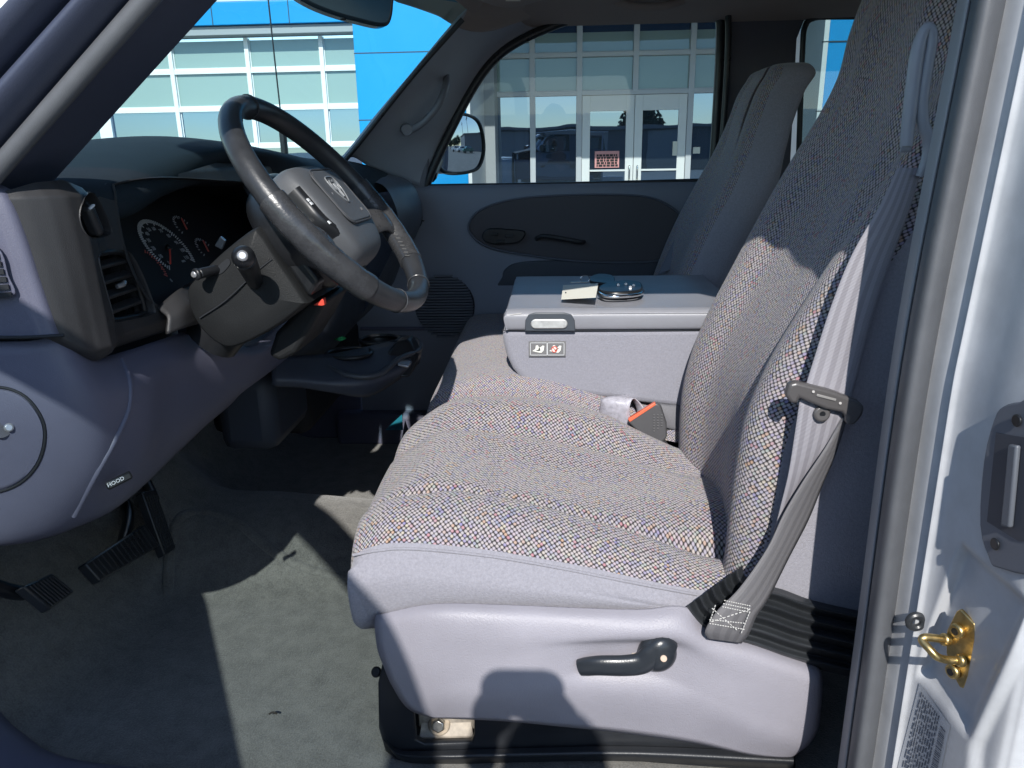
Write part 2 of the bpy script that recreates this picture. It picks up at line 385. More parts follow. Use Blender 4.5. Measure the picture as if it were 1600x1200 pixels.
hzs = [gz(900, 27), gz(900, 86), gz(900, 146)]
for i in range(len(vx)-1):
    a, b_ = vx[i], vx[i+1]; door = i in (2, 3)
    for (ta, tb, mm) in ((hzs[0]+1.0, hzs[0], DEEP), (hzs[0], hzs[1], DEEP), (hzs[1], hzs[2], PALE), (hzs[2], .3, REFL)):
        if door and mm is REFL: continue
        tb2 = tb; ta2 = ta
        if (ta, tb) == (hzs[0], hzs[1]):
            zz = hzs[1]+.33
            fr = merge('window', lambda q: add_box(q, (a+.03, Yw+.0, tb+.02), (b_-.03, Yw+.04, tb+.05)), MUL, bld)
            box('pane', (a+.03, Yw+.02, tb+.05), (b_-.03, Yw+.03, zz), PALE, fr, 0)
            box('pane', (a+.03, Yw+.022, zz), (b_-.03, Yw+.032, ta-.02), DEEP, fr, 0)
            continue
        fr = merge('window', lambda q: add_box(q, (a+.03, Yw+.0, tb+.02), (b_-.03, Yw+.04, tb+.05)), MUL, bld)
        box('pane', (a+.03, Yw+.02, tb+.05), (b_-.03, Yw+.03, ta-.02), mm, fr, 0)
for i, x in enumerate(vx):
    merge('mullion', lambda q: add_box(q, (x-.045, Yw-.06, 0 if i != 3 else hzs[2]), (x+.045, Yw+.06, 4.8)), MUL, bld, .004)
for z in hzs:
    merge('transom', lambda q: add_box(q, (vx[0], Yw-.055, z-.035), (vx[-1], Yw+.055, z+.035)), MUL, bld, .004)
for k, (a, b_) in enumerate(((vx[2]+.05, vx[3]-.004), (vx[3]+.004, vx[4]-.05))):
    zt_ = hzs[2]-.04; st = .13
    def dl(q):
        add_box(q, (a, Yw-.03, .02), (a+st, Yw+.03, zt_)); add_box(q, (b_-st, Yw-.03, .02), (b_, Yw+.03, zt_))
        add_box(q, (a+st, Yw-.03, zt_-.24), (b_-st, Yw+.03, zt_)); add_box(q, (a+st, Yw-.03, .02), (b_-st, Yw+.03, .3))
        add_box(q, (a+st, Yw-.03, 1.22), (b_-st, Yw+.02, 1.25))
    d = merge('entrance_door', dl, MULW, bld, .004, label='white framed glass door leaf on the '+('left' if k == 0 else 'right'))
    box('pane', (a+st, Yw-.005, .3), (b_-st, Yw+.005, zt_-.24), REFL, d, 0)
    hx = b_-.06 if k == 0 else a+.06
    tube('door_handle', [(hx, Yw-.03, 1.30), (hx, Yw-.09, 1.29), (hx, Yw-.09, 1.12), (hx, Yw-.09, .95), (hx, Yw-.03, .94)], .014, CHROME, d)
# stickers on the glass
sg = box('door_sign', (gx(929, 260), Yw-.025, gz(950, 262)), (gx(967, 260), Yw-.012, gz(950, 236)), mat('pink_sign', (.75, .34, .32), .6), None, .002)
tag(sg, 'pink notice with black blocks of lettering on the left entrance door glass', 'sign')
sM = Matrix(((1, 0, 0, 0), (0, 0, -1, 0), (0, 1, 0, 0), (0, 0, 0, 1)))
cxs = (gx(929, 260)+gx(967, 260))/2; z0 = gz(950, 236)
def blocks(q):
    H_ = z0-gz(950, 262)
    random.seed(3)
    for r in range(5):
        zz = z0-.05-r*(H_-.06)/5
        x = cxs-.17
        while x < cxs+.15:
            w_ = random.uniform(.02, .07); add_box(q, (x, Yw-.029, zz-.034), (min(x+w_, cxs+.18), Yw-.0255, zz)); x += w_+.012
merge('lettering', blocks, mat('sign_ink', (.02, .015, .015), .7), sg, 0)
n_ = box('paper_notice', (gx(1050, 240), Yw-.045, gz(1050, 243)), (gx(1057, 240), Yw-.032, gz(1050, 221)), PAPER, None, 0); tag(n_, 'tall white paper notice on the right entrance door frame', 'notice')
n_ = box('paper_notice', (gx(1077, 236)+.06, Yw-.0, gz(1080, 240)), (gx(1088, 236)+.06, Yw+.012, gz(1080, 230)), PAPER, None, 0); tag(n_, 'small square pale notice on the pane right of the entrance doors', 'notice')

# --- the far side of the car park, behind the photographer (seen in the mirror and in the glazing)
SHED = mat('metal_shed_wall', (.10, .11, .13), .6, var=.1, vscale=.6)
for k, (x0, x1, y0, h, lab) in enumerate(((-14, 16, -34, 2.9, 'long low dark metal shed facing the showroom across the car park'), (44, 60, 22, 4.6, 'small grey workshop beyond the parked cars'))):
    sh = thing('metal_shed', lab, 'building', ((x0+x1)/2, y0, 0))
    box('wall', (x0, y0-12, 0), (x1, y0, h), SHED, sh, .02)
    box('roof', (x0-.4, y0-12.4, h), (x1+.4, y0+.5, h+.25), mat('shed_roof', (.2, .2, .21), .6), sh, .02)
    merge('door', lambda q: [add_box(q, (x0+3+i*6, y0, .1), (x0+6+i*6, y0+.05, 2.8)) for i in range(int((x1-x0)/6))], mat('shed_door', (.3, .3, .31), .6), sh)
def pole(x, y, h, lab):
    p = thing('lamp_pole', lab, 'lamp pole', (x, y, 0), 'tall poles behind the car park')
    cyl('pole', (x, y, 0), (x, y, h), .14, SHED, p, r2=.09, n=10, bevel=0)
    merge('cross_arm', lambda q: (add_box(q, (x-.9, y-.06, h-.6), (x+.9, y+.06, h-.48)), add_box(q, (x-1.0, y-.2, h-.8), (x-.6, y+.2, h-.6)), add_box(q, (x+.6, y-.2, h-.8), (x+1.0, y+.2, h-.6))), SHED, p)
pole(46, 12.5, 9.5, 'lamp pole with two heads left of the workshop'); pole(52, 10.5, 9, 'lamp pole with two heads nearer the trees')
LEAF = mat('leaf', (.035, .05, .03), .8, var=.3, vscale=2)
for k, (x, y, s) in enumerate(((66, 6, 2.0), (72, 9, 2.6), (70, 3, 1.9), (8, -48, 2.2))):
    t = thing('round_tree', ['small dark tree beside the workshop', 'taller dark tree behind the parked cars', 'dark tree at the far end of the lot', 'dark tree behind the long shed'][k], 'tree', (x, y, 0), 'trees behind the car park')
    cyl('trunk', (x, y, 0), (x, y, s), .18, mat('bark', (.08, .06, .05), .9), t, r2=.1, n=8, bevel=0)
    def crown(q):
        for i in range(900):
            v = Vector((random.gauss(0, 1), random.gauss(0, 1), random.gauss(0, .8))); v = v.normalized()*s*random.uniform(.35, 1)**.5*random.choice((.7, .9, 1))
            p = Vector((x, y, s*1.5))+v; a = Vector((random.uniform(-1, 1), random.uniform(-1, 1), random.uniform(-1, 1))).normalized()*.28; b_ = a.orthogonal().normalized()*.2
            q.faces.new([q.verts.new(p-a), q.verts.new(p+b_), q.verts.new(p+a), q.verts.new(p-b_)])
    merge('crown', crown, LEAF, t, 0, False)
def car(x, y, rot, colr, lab):
    c = thing('parked_car', lab, 'car', (x, y, 0), 'cars parked behind the photographer')
    M = Matrix.Translation((x, y, 0)) @ Matrix.Rotation(rot, 4, 'Z')
    P = mat('car_paint', colr, .25, coat=.5)
    def pr_(o): o.data.transform(M); return o
    prof = [(-2.2, .4), (-2.25, .75), (-2.1, .95), (-1.3, 1.02), (-.7, 1.48), (.7, 1.5), (1.5, 1.05), (2.15, .98), (2.25, .6), (2.2, .35)]
    b = prism('body', [(a, -.88, z) for a, z in prof], (0, 1.76, 0), P, None, .06); b.data.transform(M); b.parent = c; b.location = (-x, -y, 0)
    g = prism('window', [(a, -.885, z) for a, z in [(-1.15, 1.02), (-.68, 1.42), (.66, 1.43), (1.3, 1.04)]], (0, 1.77, 0), REFL, None, .01); g.data.transform(M); g.parent = c; g.location = (-x, -y, 0)
    for sx in (-1.4, 1.4):
        for sy in (-.9, .9):
            wv = cyl('wheel', (sx, sy-.1, .33), (sx, sy+.1, .33), .33, RUB, None, bevel=.02); wv.data.transform(M); wv.parent = c; wv.location = (-x, -y, 0)
car(34, 9.6, R(80), (.03, .10, .09), 'dark green car parked behind the photographer'); car(38, 7.6, R(85), (.7, .7, .7), 'white car parked beside the dark green car'); car(41, 5.5, R(95), (.6, .62, .65), 'silver car parked farthest along the row')
# ------------------------------------------------------------------ truck cab shell
cab = thing('truck_cab', 'white pickup truck body with grey trimmed pillars, carpeted floor and windshield around the front seats', 'truck', (0, 1.5, .7))
FZ = .70
# floor, tunnel, toe board
def floor_z(x, y):
    z = FZ
    t = min(1, max(0, (-.80-x)/.35)); z += .30*t*t*(3-2*t)*1.0
    d = abs(y-1.62)
    if x < .6: z += .11*math.exp(-(d/.17)**4)*(.55+.45*min(1, max(0, (-x-.2)/.5)))
    return z
rows = [[V(x, y, floor_z(x, y)) for y in [.80+.06*i for i in range(27)]] for x in [-1.25+.08*i for i in range(34)]]
patch('carpet', rows, CARPETB, cab, sub=2, label='worn grey carpet over the cab floor')
# raised floor heel ridge / footwell crease
_rp = [at(a, b, Z=.705) for a, b in ((262, 930), (272, 900), (290, 878), (318, 866), (350, 866), (385, 878), (420, 893), (460, 904), (520, 912), (590, 918))]
tube('carpet_ridge', [V(p.x, p.y, floor_z(p.x, p.y)-.004) for p in _rp], .012, CARPETB, cab)
_unused = ([at(255, 925, Z=.715), at(272, 893, Z=.72), at(300, 868, Z=.725), at(345, 864, Z=.725), at(400, 884, Z=.72), at(455, 903, Z=.715), at(560, 915, Z=.71), at(640, 925, Z=.71)])
sillp = [(-1.0, .99, .86), (-.92, .955, .79), (-.84, .915, .748), (-.70, .875, .728), (-.3, .865, .722), (.3, .865, .722), (.9, .865, .722)]
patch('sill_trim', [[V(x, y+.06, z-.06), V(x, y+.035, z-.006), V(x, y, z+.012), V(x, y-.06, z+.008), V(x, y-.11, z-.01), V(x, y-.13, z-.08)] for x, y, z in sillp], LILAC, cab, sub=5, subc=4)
box('rocker', (-1.1, .62, .55), (2.2, .76, .69), WHITE, cab, .015)
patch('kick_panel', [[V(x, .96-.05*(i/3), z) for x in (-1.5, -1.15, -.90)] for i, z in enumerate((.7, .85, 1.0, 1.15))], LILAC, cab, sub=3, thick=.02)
box('firewall', (-1.3, .7, .5), (-1.22, 2.5, 1.52), DARK, cab, .0)
box('far_kick_panel', (-1.2, 2.33, .7), (-.62, 2.37, 1.3), LILAC, cab, .005)
box('far_sill', (-.7, 2.28, .69), (1.2, 2.42, .80), LILAC, cab, .015)
# roof and headliner
box('roof', (-.62, .70, 2.055), (1.6, 2.48, 2.08), WHITE, cab, .01)
rows = [[V(x+(.20*max(0, (y-1.5)/.86) if x < -.2 else 0), y, 2.0-.08*abs((y-1.58)/.8)**4 - (.045 if x < -.3 else 0)) for y in (.80, .95, 1.25, 1.58, 1.9, 2.2, 2.36)] for x in (-.36, -.30, -.1, .3, .8, 1.4)]
patch('headliner', rows, HEAD, cab, sub=4)
box('roof_rail', (-.46, .70, 2.005), (1.5, .80, 2.06), WHITE, cab, .008)
box('far_roof_rail', (-.25, 2.34, 1.965), (1.5, 2.47, 2.06), HEAD, cab, .01)
# corner where the roof rail meets the near B pillar (rounded door opening)
cpts = [(.375, 1.84), (.35, 1.92), (.30, 1.98), (.22, 2.012), (.12, 2.02), (.12, 2.06), (.50, 2.06), (.50, 1.80)]
prism('roof_corner', [V(x, .73, z) for x, z in cpts], (0, .06, 0), WHITE, cab, .004)
box('rear_wall', (1.42, .70, .6), (1.46, 2.48, 2.05), VEL, cab, .0)
box('rear_door_panel', (.52, .70, .6), (1.5, .76, 1.50), LILAC, cab, .01)
# headliner edge / visor area over the windshield, far side
rows = [[at(600, -30, Y=1.95), at(660, -25, Y=2.02), at(720, -25, Y=2.1), at(900, -30, Y=2.2), at(1150, -30, Y=2.25)],
        [at(606, -8, Y=1.98), at(660, 2, Y=2.05), at(722, 8, Y=2.12), at(900, -4, Y=2.26), at(1150, -10, Y=2.3)],
        [at(622, 4, Y=2.02), at(672, 18, Y=2.08), at(725, 32, Y=2.15), at(880, 6, Y=2.31), at(1150, -3, Y=2.33)],
        [at(632, 2, Y=2.08), at(690, 27, Y=2.13), at(750, 50, Y=2.2), at(870, 22, Y=2.34), at(1150, 5, Y=2.36)],
        [at(655, -5, Y=2.14), at(712, 30, Y=2.2), at(775, 44, Y=2.28), at(860, 22, Y=2.37), at(1150, 6, Y=2.38)]]
patch('roof_trim', rows, HEAD, cab, sub=6)
gh = thing('grab_handle', 'brown grab handle mounted over the far side window', 'handle', tuple(at(1010, 5, Y=2.2)))
tube('grip', [at(945, -6, Y=2.3), at(965, 4, Y=2.25), at(1000, 11, Y=2.22), at(1040, 9, Y=2.22), at(1066, 0, Y=2.25), at(1075, -12, Y=2.3)], .011, HEAD, gh)
sv = thing('sun_visor', 'beige fabric sun visor folded up above the far side of the windshield', 'sun visor', tuple(at(760, 5, Y=2.1)))
patch('visor_board', [[at(715, -20, Y=1.9), at(780, -15, Y=1.95), at(850, -25, Y=2.0)], [at(735, -4, Y=2.0), at(785, 8, Y=2.05), at(850, -8, Y=2.1)], [at(765, 6, Y=2.1), at(800, 12, Y=2.13), at(855, -2, Y=2.18)]], HEAD, sv, sub=4, thick=.014)
box('visor_label', (0, 0, 0), (.035, .001, .012), PAPER, sv, 0, M=frame(at(790, 2, Y=1.98), RT, UP))
# near A pillar : sweep between two measured lines
def lerp(a, b, t): return a+(b-a)*t
pa, pb = at(-260, 560, Y=.87), at(420, -215, Y=.87)      # inner (lower) edge
pa2, pb2 = at(-330, 380, Y=.83), at(220, -215, Y=.83)   # outer (upper) edge
prof = [(-.02, .12), (0.0, .03), (.03, .0), (.10, -.002), (.14, .012), (.18, .014), (.22, -.004), (.34, -.016), (.46, -.018), (.56, -.006), (.60, .008), (.64, .01), (.70, -.012), (.84, -.02), (.97, -.012), (1.02, .04)]
rows = []
for t in [0, .15, .3, .45, .6, .75, .9, 1]:
    a, b = lerp(pa, pb, t), lerp(pa2, pb2, t)
    rows.append([lerp(a, b, u)+V(0, d, 0) for u, d in prof])
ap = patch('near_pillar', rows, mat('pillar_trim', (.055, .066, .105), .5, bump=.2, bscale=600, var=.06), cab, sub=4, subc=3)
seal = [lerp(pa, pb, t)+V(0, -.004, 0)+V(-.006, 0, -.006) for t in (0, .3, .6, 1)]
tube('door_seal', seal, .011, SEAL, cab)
# far A pillar trim
rows = [[at(505, 285, Y=2.10), at(545, 246, Y=2.16), at(580, 262, Y=2.22), at(632, 282, Y=2.31), at(668, 294, Y=2.36)],
        [at(548, 238, Y=2.12), at(566, 228, Y=2.16), at(600, 236, Y=2.22), at(640, 240, Y=2.30), at(672, 268, Y=2.36)],
        [at(590, 185, Y=2.12), at(608, 178, Y=2.16), at(640, 186, Y=2.22), at(672, 196, Y=2.31), at(694, 212, Y=2.36)],
        [at(640, 126, Y=2.12), at(658, 118, Y=2.16), at(684, 124, Y=2.22), at(712, 138, Y=2.32), at(730, 148, Y=2.36)],
        [at(688, 68, Y=2.12), at(704, 60, Y=2.16), at(728, 70, Y=2.23), at(752, 86, Y=2.33), at(770, 92, Y=2.36)],
        [at(722, 26, Y=2.13), at(740, 18, Y=2.17), at(770, 28, Y=2.24), at(800, 50, Y=2.34), at(812, 58, Y=2.36)],
        [at(745, -20, Y=2.13), at(775, -20, Y=2.18), at(820, -10, Y=2.26), at(850, 22, Y=2.35), at(862, 34, Y=2.37)]]
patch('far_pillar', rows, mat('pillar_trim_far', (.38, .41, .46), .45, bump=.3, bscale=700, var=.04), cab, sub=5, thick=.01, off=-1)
tube('windshield_seal', [at(500, 290, Y=2.11), at(545, 243, Y=2.11), at(640, 124, Y=2.11), at(723, 30, Y=2.11)], .007, RUB, cab)
GH = mat('pillar_grip_plastic', (.20, .21, .24), .4)
g = thing('pillar_grip', 'slim grey plastic grab handle screwed to the far windshield pillar', 'handle', tuple(at(660, 180, Y=2.2)))
tube('grip', [at(628, 205, Y=2.26), at(640, 203, Y=2.21), at(660, 192, Y=2.20), at(684, 165, Y=2.2), at(696, 135, Y=2.22), at(698, 112, Y=2.27)], [.012, .011, .010, .010, .010, .008], GH, g)
cyl('end_cap', at(632, 200, Y=2.27), at(636, 203, Y=2.19), .016, GH, g)
# windshield glass
W0 = V(-1.22, .86, 1.44); W1 = V(-1.22, 2.24, 1.44)
T0 = V(-.36, .86, 2.02); T1 = V(-.30, 2.2, 2.02)
def wq(u, v):
    p = W0.lerp(W1, u).lerp(T0.lerp(T1, u), v); p.x -= .06*math.sin(math.pi*u)*(1-.3*v); return p
A0 = at(-125, 340, Y=.96); A1 = at(235, -70, Y=.96)
B0 = at(500, 292, Y=2.14); B1 = at(745, 0, Y=2.14)
def wz(u, v):
    a = A0.lerp(A1, -.35+1.75*v); b = B0.lerp(B1, -.05+1.15*v)
    p = a.lerp(b, u); p.x -= .13*math.sin(math.pi*u); p.z -= .0; return p
patch('windshield', [[wz(u, v) for u in (0, .15, .35, .5, .65, .85, 1)] for v in (0, .25, .5, .75, 1)], WIND, cab, sub=6)
patch('sunshade_band', [[wz(u, v)+V(.006, 0, -.006) for u in (0, .15, .35, .5, .65, .85, 1)] for v in (.90, .94, .97, 1)], SHADEB, cab, sub=6)
# cowl / header beams keep the cab closed
# radio antenna outside
an = thing('radio_antenna', 'thin black whip antenna standing in front of the windshield', 'antenna', tuple(at(438, 170, Y=2.6)))
tube('whip', [at(440, 190, Y=2.6), at(430, 100, Y=2.6), at(417, -20, Y=2.6)], .0026, BLACK, an, n=8)
cyl('mount', at(440, 190, Y=2.6), at(446, 250, Y=2.6), .012, BLACK, an)
box('hood', (-2.3, .8, 1.30), (-1.28, 2.4, 1.38), WHITE, cab, .03)
box('fender', (-2.3, .7, .5), (-1.2, .80, 1.34), WHITE, cab, .03)
box('fender', (-2.3, 2.4, .5), (-1.2, 2.48, 1.34), WHITE, cab, .03)

# far B pillar and rear quarter
FD = mat('far_trim', (.10, .10, .12), .6, bump=.3, bscale=500, var=.08)
Yf = 2.36
def pz(x, py, Y=Yf): return at(x, py, Y=Y)
prism('far_b_pillar', [pz(1128, -40), pz(1262, -40), pz(1258, 30), pz(1246, 60), pz(1235, 270), pz(1225, 520), pz(1095, 520), pz(1112, 285), pz(1124, 150), pz(1130, 60)], (0, .05, 0), FD, cab, .008)
tube('door_seal', [pz(1135, -30, 2.33), pz(1138, 60, 2.33), pz(1130, 200, 2.33), pz(1118, 300, 2.33)], .009, RUB, cab)
prism('quarter_panel', [pz(1262, -40), pz(1700, -40), pz(1700, 26), pz(1300, 26), pz(1268, 30)], (0, .05, 0), FD, cab, .006)
prism('quarter_panel', [pz(1232, 300), pz(1236, 255), pz(1700, 255), pz(1700, 560), pz(1220, 560)], (0, .05, 0), FD, cab, .006)
tube('quarter_window_seal', [pz(1248, 240), pz(1254, 80), pz(1258, 42), pz(1270, 29), pz(1300, 26), pz(1420, 26)], .008, RUB, cab)
qg = prism('quarter_glass', [pz(1245, 262, 2.39), pz(1252, 26, 2.39), pz(1700, 24, 2.39), pz(1700, 262, 2.39)], (0, .004, 0), SIDEG, cab, 0)

# near B pillar : vertical sweep, cross section measured at picture row 600
def secx(px, Y): return at(px, 600, Y=Y).x
def vert(name, pts, m, par=cab, z0=.60, z1=2.05, **k):
    rows = [[V(secx(px, Y)+.05*max(0, z-1.38), Y, z) for px, Y in pts] for z in (z0, 1.0, 1.38, 1.7, z1)]
    return patch(name, rows, m, par, sub=8, subc=5, **k)
vert('seal_lip', [(1388, .86), (1396, .80), (1400, .788), (1404, .787), (1406, .79)], mat('seal_lip_grey', (.30, .31, .33), .5))
ws = [(1405, .792), (1408, .765), (1420, .748), (1436, .745), (1449, .754), (1454, .775)]
vert('door_seal', ws, SEAL)
# white jamb with the pocket round the striker
def pr(p):
    v = Vector(p)-CAM; z = v.dot(_f); return 800+F_PX*v.dot(RT)/z, 600-F_PX*v.dot(UP)/z
x0 = secx(1451, .765); xs_ = secx(1499, .728)
prof = [(x0-.006, .79), (x0, .765), (x0+.004, .745), (x0+.010, .735), (x0+.018, .731), (xs_-.006, .729), (xs_-.001, .724), (xs_+.003, .712), (xs_+.005, .69), (xs_+.006, .66), (xs_+.010, .63), (xs_+.014, .605), (xs_+.020, .597), (xs_+.034, .592), (xs_+.10, .59), (xs_+.4, .595)]
rows = [[V(x+.05*max(0, z-1.38), y, z) for x, y in prof] for z in [.58+.03*i for i in range(52)]]
JP = [(1502, 852), (1640, 975), (1602, 950), (1570, 1040), (1516, 1150), (1500, 1140), (1434, 1052), (1446, 1000), (1462, 985)]
JP = [(1500, 850), (1606, 945), (1514, 1150), (1434, 1052), (1452, 985)]
JP2 = [(1516, 1165), (1640, 900), (1700, 1100), (1700, 1400), (1500, 1400)]
def pdist(P_, x, y):
    n = len(P_); sgn = inside_px(P_, x, y); best = 1e9
    for i in range(n):
        (a, b), (a2, b2) = P_[i], P_[(i+1) % n]
        d2 = (a2-a)**2+(b2-b)**2; t = max(0, min(1, ((x-a)*(a2-a)+(y-b)*(b2-b))/d2)); best = min(best, math.hypot(a+(a2-a)*t-x, b+(b2-b)*t-y))
    return best if sgn else -best
def inside_px(P_, x, y):
    c_ = False; n = len(P_); k = n-1
    for i in range(n):
        (a, b), (a2, b2) = P_[i], P_[k]
        if (b > y) != (b2 > y) and x < (a2-a)*(y-b)/(b2-b)+a: c_ = not c_
        k = i
    return c_
jo = patch('door_jamb', rows, WHITE, cab, sub=5, subc=8, label='glossy pale painted jamb beside the seat')
for v in jo.data.vertices:
    if v.co.z > 1.35 or v.co.x > xs_+.06: continue
    px, py = pr(v.co); d = pdist(JP, px, py); d2 = pdist(JP2, px, py)
    k = min(1, max(0, (d+4)/16)); k = k*k*(3-2*k); v.co.x += .010*k; v.co.y += .008*k
    k = min(1, max(0, (d2+4)/18)); k = k*k*(3-2*k); v.co.x += .008*k; v.co.y += .004*k
from mathutils.bvhtree import BVHTree
_jb = BVHTree.FromPolygons([tuple(v.co) for v in jo.data.vertices], [tuple(p.vertices) for p in jo.data.polygons])
for v in jo.data.vertices: pass
def surf(px, py, off=.0):
    d = (RT*(px-800)/F_PX + UP*(600-py)/F_PX + _f).normalized()
    h = _jb.ray_cast(CAM, d)
    if h[0] is None: return at(px, py, Y=.66)
    n_ = h[1] if h[1].dot(d) < 0 else -h[1]
    return h[0]+n_*off
jo.data.update()
# rubber bumper
bp_ = surf(1432, 969, .003)
def torus(q, c, ax, R_, r_, n=28, m=10):
    ax = Vector(ax).normalized(); x = ax.orthogonal().normalized(); y = ax.cross(x)
    add_tube(q, [Vector(c)+x*math.cos(2*math.pi*k/n)*R_+y*math.sin(2*math.pi*k/n)*R_ for k in range(n)], r_, m, True)
o = merge('bump_stop', lambda q: torus(q, bp_, (0, 1, 0), .0075, .0038), RUB, None); tag(o, 'small round black rubber bump stop on the white jamb above the door striker', 'bump stop')
# striker
st = thing('door_striker', 'gold zinc plated door striker with a wire loop bolted to the white jamb', 'striker', tuple(at(1495, 1000, Y=.66)))
_pc = surf(1500, 1015, .006); _pn = Vector((-.92, -.38, .0)).normalized()
def onp(px, py, off=0):
    d = (RT*(px-800)/F_PX + UP*(600-py)/F_PX + _f).normalized(); c_ = _pc+_pn*off; return CAM+d*((c_-CAM).dot(_pn)/d.dot(_pn))
pl = [onp(x, y) for x, y in ((1494, 955), (1500, 952), (1522, 975), (1524, 1000), (1520, 1028), (1522, 1040), (1505, 1076), (1499, 1074), (1484, 1046), (1478, 1020), (1479, 985))]
prism('plate', pl, _pn*-.004, GOLD, st, .0012)
tube('loop', [onp(1482, 1000, 0), onp(1468, 998, .012), onp(1446, 996, .026), onp(1441, 1001, .030), onp(1452, 1014, .030), onp(1464, 1026, .026), onp(1480, 1031, .014), onp(1503, 1032, 0)], .0040, GOLD, st, sub=8)
for (px, py) in ((1499, 985), (1492, 1048)):
    b_ = onp(px, py, .0); cyl('bolt', b_, b_+_pn*.006, .0075, GOLD, st); cyl('bolt_socket', b_+_pn*.0055, b_+_pn*.0066, .0036, BLACK, st, bevel=0)
cyl('collar', onp(1482, 1000, 0), onp(1472, 999, .008), .0062, GOLD, st); cyl('collar', onp(1505, 1032, 0), onp(1496, 1032, .007), .0062, GOLD, st)
# certification label
lb = thing('jamb_label', 'white printed data sticker with a barcode at the bottom of the white jamb', 'sticker', tuple(at(1445, 1150, Y=.69)))
LABM = mat('label_paper', (.50, .52, .55), .5); INK = mat('label_ink', (.10, .12, .16), .6)
LQ = ((1438, 1066), (1486, 1134), (1462, 1250), (1396, 1225))
def lpx(u, v):
    (a, b), (c_, d), (e, f), (g_, h) = LQ
    return (a*(1-u)+c_*u)*(1-v)+(g_*(1-u)+e*u)*v, (b*(1-u)+d*u)*(1-v)+(h*(1-u)+f*u)*v
def lq(u, v, off): return surf(*lpx(u, v), off)
patch('sheet', [[lq(u/6, v/10, .0008) for u in range(7)] for v in range(11)], LABM, lb, sub=1)
def ink(q):
    random.seed(11)
    def cell(u0, u1, v0, v1): q.faces.new([q.verts.new(lq(u, v, .0014)) for u, v in ((u0, v0), (u1, v0), (u1, v1), (u0, v1))])
    for r in range(10):
        u = .10+r*.062; v = .05
        while v < .95:
            L_ = random.uniform(.02, .09); cell(u, u+.030, v, min(.97, v+L_)); v += L_+random.uniform(.010, .03)
    v = .12
    while v < .8:
        L_ = random.choice((.006, .012, .018)); cell(.76, .92, v, v+L_); v += L_+random.choice((.009, .014))
merge('print', ink, INK, lb, 0)
# rear door latch bezel at the right edge
lt = thing('rear_door_latch', 'grey plastic latch bezel with a recessed handle and two screws in the rear door edge', 'door latch', tuple(at(1570, 740, Y=.62)))
_lc = surf(1580, 740, .003); _ln = Vector((-1, -.12, 0)).normalized()
def onl(px, py, off=0):
    d = (RT*(px-800)/F_PX + UP*(600-py)/F_PX + _f).normalized(); c_ = _lc+_ln*off; return CAM+d*((c_-CAM).dot(_ln)/d.dot(_ln))
def opl(pts, off=0): return [onl(x, y, off) for x, y in pts]
bz = prism('bezel', opl(((1566, 635), (1592, 628), (1640, 630), (1640, 880), (1560, 888), (1544, 872), (1530, 820), (1536, 720), (1552, 655)), .002), _ln*-.006, mat('latch_grey', (.13, .14, .165), .45), lt, .002, smooth_sub=3)
prism('recess', opl(((1556, 676), (1640, 690), (1640, 850), (1590, 845), (1542, 815)), .0028), _ln*-.001, mat('latch_dark', (.05, .055, .07), .5), lt, 0)
prism('latch_lever', opl(((1574, 694), (1588, 696), (1576, 825), (1562, 822)), .008), _ln*-.005, mat('latch_mid', (.11, .12, .14), .4), lt, .002)
for (px, py) in ((1590, 657), (1556, 850)):
    b_ = onl(px, py, .003); cyl('screw', b_, b_+_ln*.002, .0055, BLACK, lt)
# rear half door edge seen in bright light, top right
# ------------------------------------------------------------------ passenger door
pd = thing('passenger_door', 'closed far side door with grey panel, dark woven insert and tinted window', 'door', (.0, 2.4, .8))
win = [(666, 291), (683, 250), (704, 206), (735, 146), (765, 102), (800, 72), (850, 47), (900, 30), (1000, 16), (1085, 12), (1112, 14), (1122, 26), (1124, 60), (1120, 150), (1112, 281)]
wpts = [at(x, y, Y=2.37) for x, y in win]
rows = [[V(x, Y+(.0), z) for x in (-.62, -.4, -.2, 0, .25, .5, .68)] for z, Y in ((.76, 2.33), (.95, 2.31), (1.10, 2.30), (1.14, 2.305), (1.22, 2.325), (1.35, 2.33), (1.46, 2.335), (1.497, 2.345), (1.50, 2.37), (1.49, 2.40))]
patch('door_panel', rows, mat('door_plastic', (.20, .22, .27), .5, bump=.3, bscale=800, var=.04), pd, sub=4)
fp = [at(655, 320, Y=2.365), at(672, 281, Y=2.365)]+[p+V(0, 0, 0) for p in spline(wpts[1:], 4)]
tube('window_frame', [p+V(0, -.012, 0) for p in wpts], .013, RUB, pd)
tube('belt_seal', [at(655, 291, Y=2.355), at(900, 287, Y=2.355), at(1125, 281, Y=2.355)], .006, RUB, pd)
# frame surround so no light leaks between window and pillars
def ringf(q):
    inner = spline(wpts, 4); outer = []
    c = sum((p for p in inner), V(0, 0, 0))/len(inner)
    for p in inner:
        d = (p-c); d.y = 0; outer.append(p+d.normalized()*.075+V(0, .0, 0))
    vi = [q.verts.new(p) for p in inner]; vo = [q.verts.new(p) for p in outer]
    for i in range(len(inner)-1): q.faces.new([vi[i], vi[i+1], vo[i+1], vo[i]])
merge('upper_frame', ringf, RUB, pd)
gm = bmesh.new(); vv = [gm.verts.new(p+V(0, .012, 0)) for p in spline(wpts, 4)]; gm.faces.new(vv); finish('window_glass', gm, SIDEG, pd, False)
def oval(pts, n=10): return spline([Vector(p) for p in pts], n, True)
ins = [(733, 360), (742, 335), (775, 318), (830, 308), (920, 304), (1000, 306), (1040, 318), (1066, 342), (1060, 375), (1035, 405), (980, 410), (900, 408), (820, 398), (760, 385)]
prism('woven_insert', oval([at(x, y, Y=2.318) for x, y in ins], 5), (0, .03, 0), weave('door_weave', .0085, .26), pd, .006)
